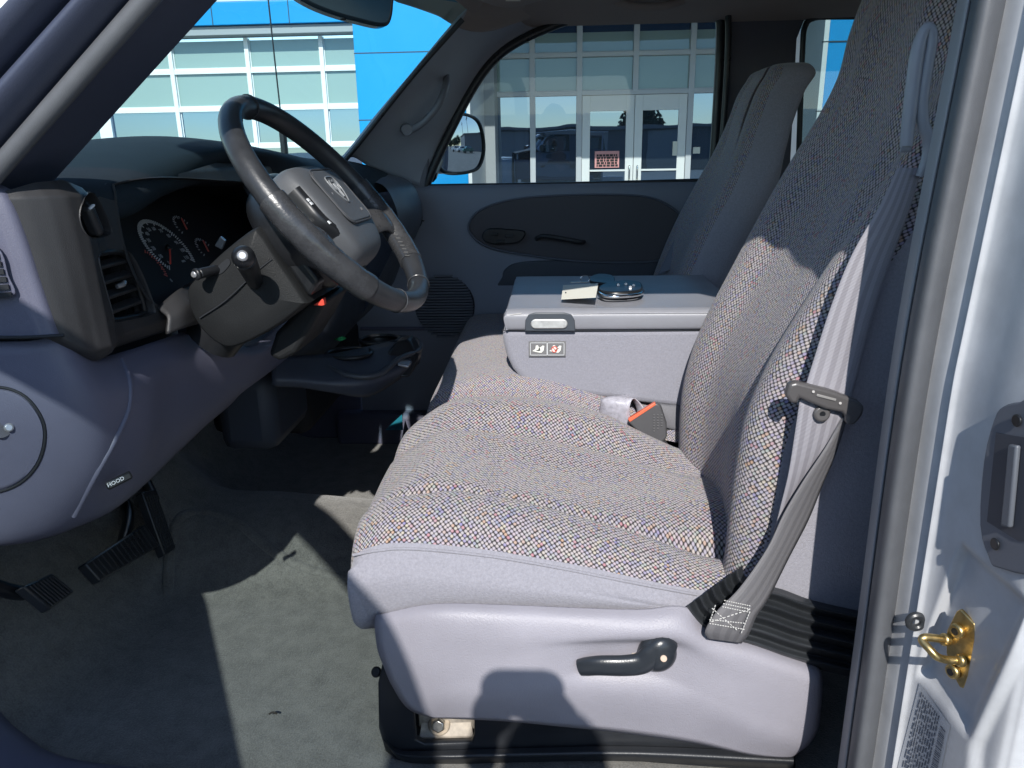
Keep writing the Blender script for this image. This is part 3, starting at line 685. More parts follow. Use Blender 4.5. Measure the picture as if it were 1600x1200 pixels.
tube('insert_piping', [at(x, y, Y=2.318) for x, y in ins], .003, mat('door_plastic_d', (.10, .11, .14), .5), pd, closed=True, n=8)
def setpatch():
    pass
sw = prism('switch_panel', oval([at(x, y, Y=2.30) for x, y in ((753, 370), (762, 358), (790, 358), (820, 362), (812, 378), (785, 382), (762, 380))], 4), (0, .02, 0), BLACK, pd, .004)
for (px, py) in ((772, 366), (796, 369), (782, 377)):
    box('window_switch', (-.012, -.006, -.004), (.012, .006, .004), CHAR, sw, .002, M=Matrix.Translation(at(px, py, Y=2.296)))
tube('inner_handle', [at(838, 373, Y=2.315), at(850, 369, Y=2.295), at(880, 373, Y=2.29), at(905, 378, Y=2.295), at(912, 378, Y=2.315)], .007, CHAR, pd)
# arm rest shelf
prism('armrest_pocket', oval([at(x, y, Y=2.322) for x, y in ((785, 432), (792, 418), (812, 410), (860, 407), (1000, 405), (1080, 404), (1090, 425), (1080, 450), (800, 455))], 4), (0, .02, 0), mat('pocket_shade', (.06, .068, .085), .6, bump=.3, bscale=800), pd, .006)
# speaker grille of horizontal louvres
c = at(695, 478, Y=2.30)
def louv(q):
    for k in range(-11, 12):
        zz = c.z+k*.0085; h = math.sqrt(max(0, 1-(k/11.6)**2))*.088
        if h > .01: add_box(q, (c.x-h, 2.286, zz-.0025), (c.x+h, 2.298, zz+.0025))
merge('speaker_grille', louv, mat('grille_plastic', (.13, .145, .18), .5), pd, .001)
def spk(q): add_cyl(q, V(c.x, 2.296, c.z), V(c.x, 2.302, c.z), .092)
merge('speaker_back', spk, DARK, pd, 0)
tube('panel_ridge', [V(-.6, 2.30, 1.075), V(-.3, 2.297, 1.075), (V(.1, 2.297, 1.07))], .006, LILAC, pd)
prism('mirror_sail', [at(598, 296, Y=2.335), at(664, 296, Y=2.345), at(672, 240, Y=2.345), at(668, 222, Y=2.345), at(640, 248, Y=2.335)], (0, .03, 0), mat('sail_plastic', (.16, .17, .20), .5), pd, .006)

wm = thing('wing_mirror', 'black wing mirror outside the far window reflecting the car park and poles', 'mirror', tuple(at(715, 225, Y=2.55)))
mo = [(680, 205), (683, 187), (700, 178), (725, 178), (745, 186), (754, 205), (757, 235), (750, 260), (735, 269), (705, 272), (688, 266), (680, 245)]
mpts = [at(x, y, Y=2.56) for x, y in mo]
mc = sum(mpts, V(0, 0, 0))/len(mpts)
vd = (mc-CAM).normalized(); want = Vector((.985, .12, .012)).normalized(); nrm = (want-vd).normalized()
mcx, mcy = sum(a for a, b in mo)/len(mo), sum(b for a, b in mo)/len(mo)
def on_mirror(k, off=0):
    out = []
    for p in oval(mpts, 4):
        q = mc+(p-mc)*k; d = (q-CAM).normalized(); t = (mc+nrm*off-CAM).dot(nrm)/d.dot(nrm); out.append(CAM+d*t)
    return out
prism('housing', on_mirror(1.0), -nrm*.07+V(-.02, .03, 0), BLACK, wm, .012)
tube('bezel', on_mirror(.965, .001), .007, BLACK, wm, sub=1, closed=True)
bm = bmesh.new(); rg_ = []
for k in range(0, 9):
    rg_.append([bm.verts.new(p-nrm*((p-mc).length**2/(2*.9))) for p in on_mirror(.94*(k+.02)/8, .011)])
for a, b in zip(rg_[:-1], rg_[1:]):
    for q in range(len(a)): bm.faces.new([a[q], a[(q+1) % len(a)], b[(q+1) % len(a)], b[q]])
bm.faces.new(rg_[0]); finish('mirror_glass', bm, MIRR, wm, True, 0, angle=180)
tube('mirror_arm', [at(668, 272, Y=2.40), at(678, 255, Y=2.47), at(690, 245, Y=2.6)], [.03, .025, .02], BLACK, wm)

# rear view mirror
rv = thing('rear_view_mirror', 'dark blue tinted rear view mirror hanging at the top of the windshield', 'mirror', tuple(at(540, 10, Y=1.55)))
prism('housing', oval([at(x, y, Y=1.55) for x, y in ((440, -60), (455, -15), (480, 5), (520, 22), (570, 36), (598, 41), (611, 34), (616, 5), (614, -40), (560, -80))], 4), (-.02, .035, 0), mat('mirror_housing', (.02, .03, .04), .25), rv, .008)
cyl('tab', at(536, 26, Y=1.56), at(536, 32, Y=1.56), .006, BLACK, rv)

# ------------------------------------------------------------------ dashboard
da = thing('dashboard', 'dark dashboard with charcoal instrument bezel above grey lilac lower panels', 'dashboard', (-.75, 1.5, 1.1))
top = {.86: (1.548, -.70), .90: (1.566, -.685), .95: (1.574, -.68), 1.05: (1.593, -.69), 1.2: (1.618, -.69), 1.35: (1.632, -.67), 1.5: (1.626, -.64), 1.65: (1.612, -.62), 1.8: (1.595, -.60), 1.95: (1.585, -.58), 2.1: (1.582, -.57), 2.25: (1.57, -.57)}
rows = []
for y, (z, x) in top.items():
    brow = .105 if y < 1.7 else .08
    if y < 1.0:
        rows.append([V(-1.3, y, z-.09), V(-1.05, y, z-.05), V(-.85, y, z-.012), V(-.73, y, z), V(-.70, y, z-.001), V(-.67, y, z-.004), V(-.645, y, z-.012), V(-.64, y, z-.02), V(-.66, y, z-.04)]); continue
    rows.append([V(-1.3, y, z-.09), V(-1.05, y, z-.05), V(-.85, y, z-.012), V(x-.05, y, z), V(x+.03, y, z-.006), V(x+.085, y, z-.025), V(-.588, y, z-.052) if y < 1.62 else V(x+.12, y, z-.05), V(-.600 if y < 1.62 else x+.13, y, z-.075), V(-.64 if y < 1.62 else x+.13, y, z-.085)])
patch('dash_pad', rows, PAD, da, sub=5, subc=5, label='dark padded dashboard top')
# bezel with real openings
def bx_(y, z):
    # X of bezel face as function of (y,z)
    e = [(.874, -.616), (.884, -.604), (.900, -.590), (.918, -.580), (.936, -.575), (.956, -.578), (.975, -.589), (1.0, -.594), (1.04, -.590), (1.1, -.582), (1.25, -.575), (1.5, -.56), (1.68, -.55)]
    for i in range(len(e)-1):
        if y <= e[i+1][0]:
            t = (y-e[i][0])/(e[i+1][0]-e[i][0]); x = e[i][1]+(e[i+1][1]-e[i][1])*max(0, t); break
    else: x = e[-1][1]
    x += max(.03, .14*(1-max(0, y-.874)/.05))*(1.48-z) - max(0, (1.365-z))*.8 - max(0, z-1.555)*.8*min(1, max(0, (1.06-y)/.06))-max(0, z-1.575)*1.0
    return x
ys = [.868, .878, .895, .915, .935, .955, .975, 1.0, 1.04, 1.1, 1.17, 1.25, 1.35, 1.45, 1.55, 1.68]
def ztop(y):
    k = sorted(top); 
    for i in range(len(k)-1):
        if y <= k[i+1]:
            t = (y-k[i])/(k[i+1]-k[i]); return (top[k[i]][0]*(1-t)+top[k[i+1]][0]*t)+.010*max(0, 1-(y-.86)/.1)-.046*min(1, max(0, (y-.93)/.10))
    return 1.56
def yz(px, py, X):
    p = at(px, py, X=X); return (p.y, p.z)
ventL = [yz(x, y, -.59) for x, y in spline([V(a, b, 0) for a, b in ((137, 408), (142, 397), (175, 391), (197, 392), (207, 402), (222, 440), (234, 480), (232, 492), (210, 500), (172, 506), (162, 500), (148, 450))], 4, True) for x, y in [(x, y)]] if False else \
        [yz(v.x, v.y, -.59) for v in spline([V(a, b, 0) for a, b in ((138, 408), (143, 398), (172, 391), (195, 391), (206, 401), (222, 440), (234, 482), (231, 492), (208, 499), (173, 505), (163, 499), (148, 450))], 4, True)]
knobL = [yz(v.x, v.y, -.59) for v in spline([V(a, b, 0) for a, b in ((112, 318), (122, 304), (146, 300), (160, 312), (176, 352), (176, 366), (160, 371), (128, 372), (116, 362), (110, 340))], 4, True)]
cluL = [yz(v.x, v.y, -.58) for v in spline([V(a, b, 0) for a, b in ((192, 300), (200, 284), (250, 276), (330, 280), (400, 288), (450, 310), (470, 345), (440, 400), (380, 455), (320, 488), (262, 486), (232, 462), (205, 390))], 5, True)]
def zbot(y):
    return 1.396-(.044)*min(1, max(0, (y-.876)/.05))**.7 - .012*min(1, max(0, (y-.95)/.3))
def inside(L_, y, z):
    c_ = False; n = len(L_); k = n-1
    for i in range(n):
        (a, b), (a2, b2) = L_[i], L_[k]
        if (b > z) != (b2 > z) and y < (a2-a)*(z-b)/(b2-b)+a: c_ = not c_
        k = i
    return c_
def near(L_, y, z):
    best = None; n = len(L_)
    for i in range(n):
        (a, b), (a2, b2) = L_[i], L_[(i+1) % n]
        d2 = (a2-a)**2+(b2-b)**2 or 1e-9; t = max(0, min(1, ((y-a)*(a2-a)+(z-b)*(b2-b))/d2))
        qy, qz = a+(a2-a)*t, b+(b2-b)*t; d = (qy-y)**2+(qz-z)**2
        if best is None or d < best[0]: best = (d, qy, qz)
    return best
bm = bmesh.new(); NY, NZ = 250, 84; vg = {}
ylist = []
yy = .874
while yy < 1.66: ylist.append(yy); yy += .0028
for i, y in enumerate(ylist):
    zt_, zb = ztop(y), zbot(y)
    for k in range(NZ+1):
        z = zt_+(zb-zt_)*k/NZ; vg[i, k] = bm.verts.new(V(bx_(y, z), y, z))
    vg[i, NZ+1] = bm.verts.new(V(bx_(y, zb)-.006, y, zb-.004)); vg[i, NZ+2] = bm.verts.new(V(bx_(y, zb)-.05, y, zb-.004))
used_ = {}
HL = (ventL, knobL, cluL)
for i in range(len(ylist)-1):
    for k in range(NZ+2):
        q4 = [vg[i, k], vg[i, k+1], vg[i+1, k+1], vg[i+1, k]]
        c_ = sum((v.co for v in q4), V(0, 0, 0))/4
        if k < NZ and any(inside(L_, c_.y, c_.z) for L_ in HL): continue
        bm.faces.new(q4)
for v in [v for v in bm.verts if not v.link_faces]: bm.verts.remove(v)
for v in bm.verts:
    if v.is_boundary:
        for L_ in HL:
            b_ = near(L_, v.co.y, v.co.z)
            if b_[0] < .0045**2: v.co = V(bx_(b_[1], b_[2]), b_[1], b_[2])
bez = finish('instrument_bezel', bm, CHAR, da, True, 0, angle=70, label='satin charcoal bezel around the instruments')
for L_, dpt in ((ventL, .03), (knobL, .022), (cluL, .012)):
    bm = bmesh.new(); n = len(L_); cy_, cz_ = sum(a for a, b in L_)/n, sum(b for a, b in L_)/n
    ringsz = []
    for dx, s_ in ((.0, 1.0), (.0012, .988), (.0, .975), (-.004, .968), (-dpt, .965)):
        ringsz.append([bm.verts.new(V(bx_(y, z)+dx, cy_+(y-cy_)*s_, cz_+(z-cz_)*s_)) for y, z in L_])
    for a, b in zip(ringsz[:-1], ringsz[1:]):
        for k in range(n): bm.faces.new([a[k], a[(k+1) % n], b[(k+1) % n], b[k]])
    finish('opening_lip', bm, CHAR, bez, True, 0, angle=70)
# side air vent
def yzc(L_): return (sum(a for a, b in L_)/len(L_), sum(b for a, b in L_)/len(L_))
def vent(par, L_, X, name='air_vent'):
    cy, cz = yzc(L_)
    fr = tube(name, [V(X+.001, cy+(a-cy)*.93, cz+(b-cz)*.95) for a, b in L_[::2]], .0045, BLACK, par, sub=2, closed=True, n=10)
    bk = bmesh.new(); vv = [bk.verts.new(V(X-.03, cy+(a-cy)*1.05, cz+(b-cz)*1.05)) for a, b in L_]; bk.faces.new(vv); finish('back', bk, DARK, fr, False)
    ylo = min(a for a, b in L_); yhi = max(a for a, b in L_); zlo = min(b for a, b in L_); zhi = max(b for a, b in L_)
    def width(z):
        c_ = [];n=len(L_)
        for i in range(n):
            (a, b), (a2, b2) = L_[i], L_[(i+1) % n]
            if (b-z)*(b2-z) < 0: c_.append(a+(a2-a)*(z-b)/(b2-b))
        return (min(c_), max(c_)) if len(c_) >= 2 else (cy, cy)
    def sl(q):
        for k in range(1, 5):
            z = zlo+(zhi-zlo)*k/5; a, b = width(z)
            add_box(q, (-.012, a+.004, -.0028), (.004, b-.004, .0028), Matrix.Translation((X-.002, 0, z)) @ Matrix.Rotation(R(18), 4, 'Y'))
    merge('slat', sl, CHAR, fr, .0015)
    def vl(q):
        for k in range(1, 6):
            y = ylo+(yhi-ylo)*k/6; add_box(q, (X-.028, y-.0012, zlo+.008), (X-.015, y+.0012, zhi-.008))
    merge('vane', vl, BLACK, fr, 0)
    tube('thumb_tab', [V(X+.005, cy-.004, cz+.0), V(X+.008, cy+.006, cz+.001), V(X+.006, cy+.014, cz+.003)], .0032, SILVER, fr)
    return fr
vent(da, ventL, -.597)
# headlamp knob
cy, cz = yzc(knobL)
hk = merge('headlight_switch', lambda q: add_prism(q, [V(-.612, cy+(a-cy)*1.06, cz+(b-cz)*1.06) for a, b in knobL], (-.01, 0, 0)), BLACK, da, .0)
cyl('dial', V(-.612, cy+.002, cz-.003), V(-.600, cy+.002, cz-.003), .021, BLACK, hk, r2=.019, n=36)
kk = box('knob_grip', (-.012, -.0075, -.021), (.008, .0075, .021), CHAR, hk, .006, M=Matrix.Translation((-.590, cy+.003, cz-.004)) @ Matrix.Rotation(R(22), 4, 'X'))
box('knob_highlight', (.0045, -.0055, .0175), (.0086, .0055, .0205), WINK, hk, .001, M=Matrix.Translation((-.590, cy+.003, cz-.004)) @ Matrix.Rotation(R(22), 4, 'X'))  # white strip paints the highlight along the top of the grip
def kink(q):
    for (dy, dz, w_) in ((-.004, .030, .004), (.006, .030, .006), (.006, .026, .006), (.016, .024, .004), (.014, -.030, .006), (.018, -.026, .004)):
        add_box(q, (-.6118, cy+dy-w_/2, cz+dz-.001), (-.6112, cy+dy+w_/2, cz+dz+.001))
merge('symbols', kink, DIMINK, hk, 0)
# instrument cluster
clu = box('instrument_cluster', (-.04, -.22, -.10), (-.001, .52, .19), DARK, da, .0, M=Matrix.Translation(at(262, 388, X=-.664)) @ Matrix.Rotation(-R(36), 4, 'Y'), label='black gauge face behind a deep hood')
def hoodwall(q):
    a = [q.verts.new(V(-.604, y, z)) for y, z in cluL]; cyy, czz = yzc(cluL)
    b = [q.verts.new(V(-.672-.6*(z-1.44) if z > 1.44 else -.66, cyy+(y-cyy)*.97, czz+(z-czz)*.95)) for y, z in cluL]
    for i in range(len(a)): q.faces.new([a[i], a[(i+1) % len(a)], b[(i+1) % len(a)], b[i]])
merge('hood_wall', hoodwall, mat('hood_black', (.018, .020, .024), .55), clu)
GX = -.667
def gpt(px, py): return at(px, py, X=GX)
g0, g1, g2 = gpt(222, 410), gpt(245, 347), gpt(303, 400)
gc = gpt(262, 385)
# speedometer ring measured: centre, radius
P0, P1, P2 = gpt(245, 409), gpt(232, 352), gpt(300, 396)
sc = at(262, 388, X=-.662); TT = R(36)
def dialM(c, ang=0): return Matrix.Translation(c) @ Matrix(((0, -math.sin(TT), math.cos(TT), 0), (1, 0, 0, 0), (0, math.cos(TT), math.sin(TT), 0), (0, 0, 0, 1))) @ Matrix.Rotation(R(ang), 4, 'Z')
def ticks(q, c, r0, r1, a0, a1, n, w_=.0009, major=5):
    for k in range(n+1):
        a = a0+(a1-a0)*k/n; rr = r0 if k % major == 0 else r0+(r1-r0)*.35
        add_box(q, (rr, -w_, 0), (r1, w_, .0008), dialM(c, a))
merge('tick_marks', lambda q: (ticks(q, sc, .049, .060, 218, -38, 60), ), mat('gauge_ink', (.60, .63, .65), .6), clu, 0)
for k, s_ in enumerate(('0', '10', '20', '30', '40', '50', '60', '70', '80', '90', '100', '110')):
    a = R(218-256*k/11)
    text_mesh('numeral', s_, .0105, dialM(sc+V(-math.sin(a)*.041*math.sin(TT)+.0003, math.cos(a)*.041, math.sin(a)*.041*math.cos(TT))), DIMINK, clu)
nd = dialM(sc+V(.003, 0, 0), 216)
merge('needle', lambda q: add_box(q, (-.008, -.0013, 0), (.046, .0013, .002), nd), REDM, clu, .0004)
cyl('needle_hub', sc, sc+V(.005, 0, .0035), .006, BLACK, clu)
tM = mat('gauge_red', (.55, .12, .10), .6)
for (dy, dz, a0, a1) in ((.108, .030, 200, 20), (.118, -.022, 200, 20)):
    cc = sc+V(-dz*math.sin(TT), dy, dz*math.cos(TT))
    merge('tick_marks', lambda q: ticks(q, cc, .020, .027, a0, a1, 12, .0008, 4), DIMINK, clu, 0)
    merge('needle', lambda q: add_box(q, (-.004, -.0012, 0), (.022, .0012, .002), dialM(cc+V(.002, 0, 0), 60)), tM, clu, 0)
cc = sc+V(.012, -.100, -.016)
merge('tick_marks', lambda q: ticks(q, cc, .034, .041, 40, -40, 12, .0009, 3), tM, clu, 0)
text_mesh('numeral', '8', .009, dialM(cc+V(.022, .03, -.028)), DIMINK, clu)
text_mesh('odometer', 'MPH', .006, dialM(sc+V(.019, .012, -.024)), DIMINK, clu)

# lilac end cap of the dash beside the door
rows = []
for z, xr_ in ((1.575, -.652), (1.560, -.630), (1.52, -.620), (1.46, -.612), (1.41, -.605), (1.393, -.602)):
    rows.append([V(-1.15, .865, z-.04), V(-.9, .86, z-.01), V(-.76, .858, z), V(xr_-.03, .862, z), V(xr_-.008, .866, z), V(xr_+.002, .874, z), V(xr_+.002, .89, z)])
rows = [[p+V(-.01, .04, .004) for p in rows[0]]]+rows
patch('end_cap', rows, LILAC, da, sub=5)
# demister grille in the end cap
dm = [at(x, y, Y=.857) for x, y in ((-60, 380), (-20, 375), (4, 395), (14, 430), (24, 452), (20, 462), (-20, 468), (-70, 462))]
gr = prism('side_demister', dm, (0, -.002, 0), LILAC, da, .001, smooth_sub=3)
def dmb(q):
    for k in range(6):
        a = at(-50, 392+k*14, Y=.853); b = at(-2+k*4, 396+k*12, Y=.853)
        add_prism(q, [a, b, b+V(0, 0, -.006), a+V(0, 0, -.006)], (0, -.0015, 0))
merge('grille_slots', dmb, DARK, gr, 0)
# knee panel
kp = []
for z, c_ in ((1.388, [(-1.1, .865), (-.85, .862), (-.70, .864), (-.63, .868), (-.602, .884), (-.600, .93), (-.600, 1.0), (-.60, 1.1), (-.60, 1.2)]),):
    pass
K = [  # each row: z-profile of one station: top -> bottom
 [V(-1.15, .90, 1.388), V(-1.15, .89, 1.30), V(-1.15, .89, 1.20), V(-1.15, .90, 1.12), V(-1.12, .93, 1.085)],
 [V(-.85, .868, 1.388), V(-.85, .856, 1.30), V(-.86, .856, 1.20), V(-.87, .865, 1.12), V(-.87, .90, 1.09)],
 [V(-.70, .866, 1.388), V(-.71, .852, 1.30), V(-.73, .856, 1.20), V(-.75, .866, 1.12), V(-.76, .91, 1.088)],
 [V(-.635, .870, 1.388), V(-.635, .862, 1.30), V(-.655, .868, 1.20), V(-.695, .885, 1.12), V(-.71, .93, 1.09)],
 [V(-.604, .888, 1.388), V(-.590, .885, 1.31), V(-.602, .898, 1.21), V(-.655, .915, 1.125), V(-.675, .96, 1.095)],
 [V(-.60, .94, 1.35), V(-.575, .93, 1.30), V(-.585, .945, 1.215), V(-.625, .96, 1.13), V(-.65, 1.00, 1.10)],
 [V(-.60, 1.02, 1.338), V(-.572, 1.0, 1.30), V(-.577, 1.0, 1.22), V(-.605, 1.01, 1.15), V(-.63, 1.05, 1.115)],
 [V(-.60, 1.10, 1.332), V(-.58, 1.09, 1.30), V(-.585, 1.09, 1.24), V(-.60, 1.10, 1.17), V(-.62, 1.14, 1.13)],
 [V(-.585, 1.20, 1.325), V(-.57, 1.19, 1.285), V(-.575, 1.19, 1.24), V(-.59, 1.20, 1.18), V(-.61, 1.24, 1.145)],
 [V(-.560, 1.27, 1.285), V(-.545, 1.265, 1.262), V(-.560, 1.27, 1.22), V(-.58, 1.28, 1.18), V(-.60, 1.32, 1.155)],
 [V(-.545, 1.33, 1.268), V(-.530, 1.33, 1.250), V(-.545, 1.33, 1.215), V(-.56, 1.34, 1.19), V(-.59, 1.38, 1.17)],
 [V(-.530, 1.42, 1.285), V(-.515, 1.42, 1.265), V(-.530, 1.42, 1.23), V(-.545, 1.43, 1.20), V(-.57, 1.46, 1.18)],
 [V(-.520, 1.52, 1.30), V(-.505, 1.52, 1.28), V(-.51, 1.52, 1.25), V(-.53, 1.52, 1.21), V(-.56, 1.54, 1.19)]]
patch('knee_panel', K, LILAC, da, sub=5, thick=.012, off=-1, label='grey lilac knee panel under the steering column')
# seams
tube('panel_seam', [at(-40, 527, Y=.858), at(40, 527, Y=.858), at(100, 524, Y=.872)], .0022, DARK, da, n=8)
tube('lower_seam', [at(0, 795, Y=.862), at(25, 778, Y=.866), at(60, 762, Y=.872), at(95, 745, Y=.885), at(122, 722, Y=.912)], .0016, DARK, da, n=8)
# fuse cover
fc = [at(x, y, Y=.852) for x, y in ((-70, 640), (-50, 612), (0, 607), (40, 622), (66, 655), (70, 690), (58, 725), (30, 755), (-10, 770), (-50, 765))]
fo = None
# hood release
hr = box('hood_release', (-.03, -.0, -.012), (.035, .02, .008), BLACK, da, .004, M=frame(at(195, 742, Y=.985), at(260, 690, Y=1.06)-at(160, 762, Y=.955), (0, 0, 1)), label='black hood release lever marked HOOD')
from mathutils.bvhtree import BVHTree
_kp = bpy.data.objects['knee_panel']; _kl = wloc(da)
_kb = BVHTree.FromPolygons([tuple(v.co) for v in _kp.data.vertices], [tuple(p.vertices) for p in _kp.data.polygons])
def ksurf(px, py, back):
    d = (RT*(px-800)/F_PX + UP*(600-py)/F_PX + _f).normalized(); h = _kb.ray_cast(CAM, d)
    return (h[0] if h[0] is not None else at(px, py, Y=.99))-d*back
hp = ksurf(170, 735, .022); hy = hp.y
hM = frame(at(181, 753, Y=hy), at(200, 743, Y=hy+.012)-at(162, 762, Y=hy-.012), UP*1.0)
text_mesh('lettering', 'HOOD', .0072, hM, WINK, hr)
box('plate', (-.012, -.007, -.007), (.022, .005, -.001), BLACK, hr, .003, M=hM)
tube('raised_edge', [ksurf(x, y, -.0015) for x, y in ((190, 562), (202, 595), (200, 640), (178, 690), (148, 745), (116, 806))], .0042, LILAC, da)
# oval fuse cover following the panel
fpx = spline([V(x, y, 0) for x, y in ((-70, 640), (-50, 612), (0, 605), (40, 620), (66, 655), (70, 690), (58, 727), (30, 756), (-10, 770), (-50, 765))], 4, True)
fcx = V(-5, 690, 0)
fo = patch('fuse_cover', [[ksurf(fcx.x+(p.x-fcx.x)*k, fcx.y+(p.y-fcx.y)*k, o_) for p in fpx] for k, o_ in ((.02, .003), (.5, .003), (.9, .003), (.95, .0025), (.965, -.002))], LILAC, da, sub=1, closed=True, label='oval grey lilac fuse cover with a finger hole')
tube('cover_gap', [ksurf(p.x, p.y, .0004) for p in fpx], .0019, DARK, fo, sub=1, closed=True, n=8)
h_ = ksurf(0, 668, .004); dh = (h_-CAM).normalized()
cyl('finger_hole', h_, h_-dh*.0012, .013, mat('hole_shade', (.07, .07, .085), .7), fo, bevel=0)
cyl('catch', ksurf(14, 668, .005), ksurf(14, 668, .009), .0055, SILVER, fo)


# centre stack, passenger side, glove box
DBL = mat('dash_lower_blue_grey', (.035, .042, .055), .5, bump=.3, bscale=700, var=.05)
rows = []
for y, dx in ((1.50, -.07), (1.56, -.03), (1.62, 0), (1.8, .01), (1.95, 0), (2.02, -.02)):
    rows.append([V(-.56+dx, y, 1.58), V(-.52+dx, y, 1.52), V(-.49+dx, y, 1.42), V(-.485+dx, y, 1.30), V(-.50+dx, y, 1.20), V(-.56+dx, y, 1.13)])
patch('centre_stack', rows, DBL, da, sub=4)
rows = []
for y, k in ((1.98, .2), (2.05, .8), (2.12, 1), (2.2, 1), (2.26, .7), (2.29, .2), (2.30, -.4)):
    rows.append([V(-.70, y, 1.545), V(-.60, y, 1.555+.0*k), V(-.50, y, 1.55-.006/max(.3, k) if k > 0 else 1.53), V(-.44+.03*k, y, 1.52), V(-.41+.03*k, y, 1.47), V(-.405+.03*k, y, 1.42), V(-.42+.02*k, y, 1.36), V(-.46, y, 1.28), V(-.50, y, 1.20), V(-.58, y, 1.12)])
patch('passenger_side', rows, mat('dash_side_grey', (.10, .11, .13), .45, bump=.3, bscale=800, var=.05), da, sub=5)
vo_ = tube('end_vent', [at(x, y, Y=2.27) for x, y in ((628, 290), (640, 298), (652, 315), (657, 335), (654, 352), (642, 348), (634, 330), (626, 308))], .006, BLACK, da, closed=True)
merge('slat', lambda q: [add_box(q, (-.02, -.003, -.002), (.02, .012, .002), Matrix.Translation(at(636+k*4, 305+k*10, Y=2.27))) for k in range(5)], BLACK, vo_, 0)
rvt = box('defrost_vent', (0, 0, -.004), (.075, .028, .0), BLACK, da, .002, M=frame(at(433, 282, X=-.585), (.0, 1, 0), (.25, 0, 1)), label='small dark vent on top of the dash behind the wheel')
merge('slat', lambda q: [add_box(q, (.004, .004+k*.007, -.001), (.071, .007+k*.007, .002), frame(at(433, 282, X=-.585), (.0, 1, 0), (.25, 0, 1))) for k in range(3)], CHAR, rvt, 0)
# lower heater box and tunnel cover
box('heater_box', (-.70, 1.46, 1.0), (-.575, 1.70, 1.17), mat('heater_box', (.030, .036, .05), .6), da, .03)
box('heater_box', (-.85, 1.74, .93), (-.60, 2.3, 1.12), DARK, da, .03)
# cup holder tray
ct = thing('cup_holder', 'dark pull out cup holder tray below the centre of the dash', 'cup holder', (-.42, 1.65, 1.15))
DG = mat('tray_plastic', (.05, .055, .065), .4, var=.1)
rows = [[at(x, y, Y=Y) for x, y, Y in r] for r in (
    ((425, 560, 1.45), (470, 555, 1.5), (520, 552, 1.55), (580, 540, 1.62), (640, 528, 1.72), (655, 540, 1.72)),
    ((425, 590, 1.42), (470, 590, 1.44), (520, 593, 1.46), (580, 588, 1.50), (635, 570, 1.58), (658, 556, 1.68)),
    ((425, 604, 1.42), (470, 606, 1.44), (520, 614, 1.46), (575, 620, 1.50), (620, 596, 1.58), (655, 568, 1.66)))]
patch('tray_body', rows, mat('tray_blue_grey', (.045, .052, .072), .45, bump=.2, bscale=700), ct, sub=5, thick=.01)
ccx = at(548, 566, Y=1.55)
def cupring(cx_, rx, lab=None):
    r_ = tube('cup_ring', [cx_+V(math.cos(a)*rx, math.sin(a)*rx*.95, 0) for a in [2*math.pi*k/20 for k in range(20)]], .005, BLACK, ct, sub=2, closed=True)
    rows = [[cx_+V(math.cos(a)*rx*s, math.sin(a)*rx*.95*s, -h) for a in [2*math.pi*k/16 for k in range(16)]] for s, h in ((1, 0), (.93, .02), (.86, .05), (.3, .052))]
    patch('cup_well', rows, BLACK, r_, sub=3, closed=True)
cupring(ccx+V(-.01, .03, .012), .048); cupring(ccx+V(.03, .15, .012), .045)
tube('tray_lip', [at(512, 574, Y=1.50), at(545, 587, Y=1.48), at(590, 586, Y=1.50), at(625, 560, Y=1.58), at(655, 547, Y=1.66), at(648, 530, Y=1.74), at(600, 526, Y=1.76)], .006, DG, ct)
mp_ = box('metal_catch', (-.012, -.003, -.018), (.012, .003, .018), SILVER, ct, .002, M=frame(at(632, 568, Y=1.57), (1, 0, -.25), (.2, 0, 1)))
prism('latch_block', [at(605, 550, Y=1.6), at(620, 534, Y=1.62), at(640, 530, Y=1.64), at(655, 560, Y=1.62), at(640, 590, Y=1.58), at(612, 590, Y=1.57)], (0, .05, 0), BLACK, ct, .006)
sc1 = prism('green_tag', [at(522, 531, Y=1.60), at(535, 527, Y=1.60), at(541, 529, Y=1.62), at(533, 533, Y=1.6)], (0, 0, .002), mat('green_plastic', (.03, .35, .12), .5), None, 0); tag(sc1, 'tiny green plastic tag lying at the back of the cup holder', 'tag')
tr = prism('teal_glint', [at(602, 672, Z=.815), at(628, 648, Z=.815), at(630, 672, Z=.815)], (0, 0, .001), mat('teal', (.02, .22, .30), .5), None, 0); tag(tr, 'small painted teal glint, triangular, on the floor tunnel below the cup holder', 'sticker')  # flat teal triangle paints a glint of light on the tunnel

# ------------------------------------------------------------------ pedals
def pedal(name, lab, pts, arm, n, ribs, par=None):
    p = thing(name, lab, 'pedal', tuple(pts[0]))
    pr_ = prism('pad', pts, (-.018, 0, -.010), RUB, p, .004)
    a, b, c_, d = [Vector(q) for q in pts]
    nn = (b-a).cross(d-a).normalized()
    if nn.x < 0: nn = -nn
    def rb(q):
        for k in range(1, ribs):
            t = k/ribs; s0 = a.lerp(b, t)+(d-a)*.08; s1 = d.lerp(c_, t)-(d-a)*.08
            add_tube(q, [s0+nn*.001, s1+nn*.001], .0016, 6)
    merge('pad_ribs', rb, RUB, p); tube('arm', arm, .012, BLACK, p); return p
pedal('brake_pedal', 'wide black ribbed brake pedal', [at(133, 880, X=-.80), at(228, 818, X=-.82), at(250, 852, X=-.80), at(158, 908, X=-.78)], [at(190, 860, X=-.83), at(200, 800, X=-.90), at(170, 745, X=-.95)], 4, 14)
pedal('accelerator_pedal', 'narrow upright black accelerator pedal', [at(222, 768, X=-.84), at(244, 764, X=-.84), at(276, 856, X=-.80), at(258, 868, X=-.80)], [at(240, 780, X=-.87), at(225, 740, X=-.95), at(230, 700, X=-1.0)], 4, 6)
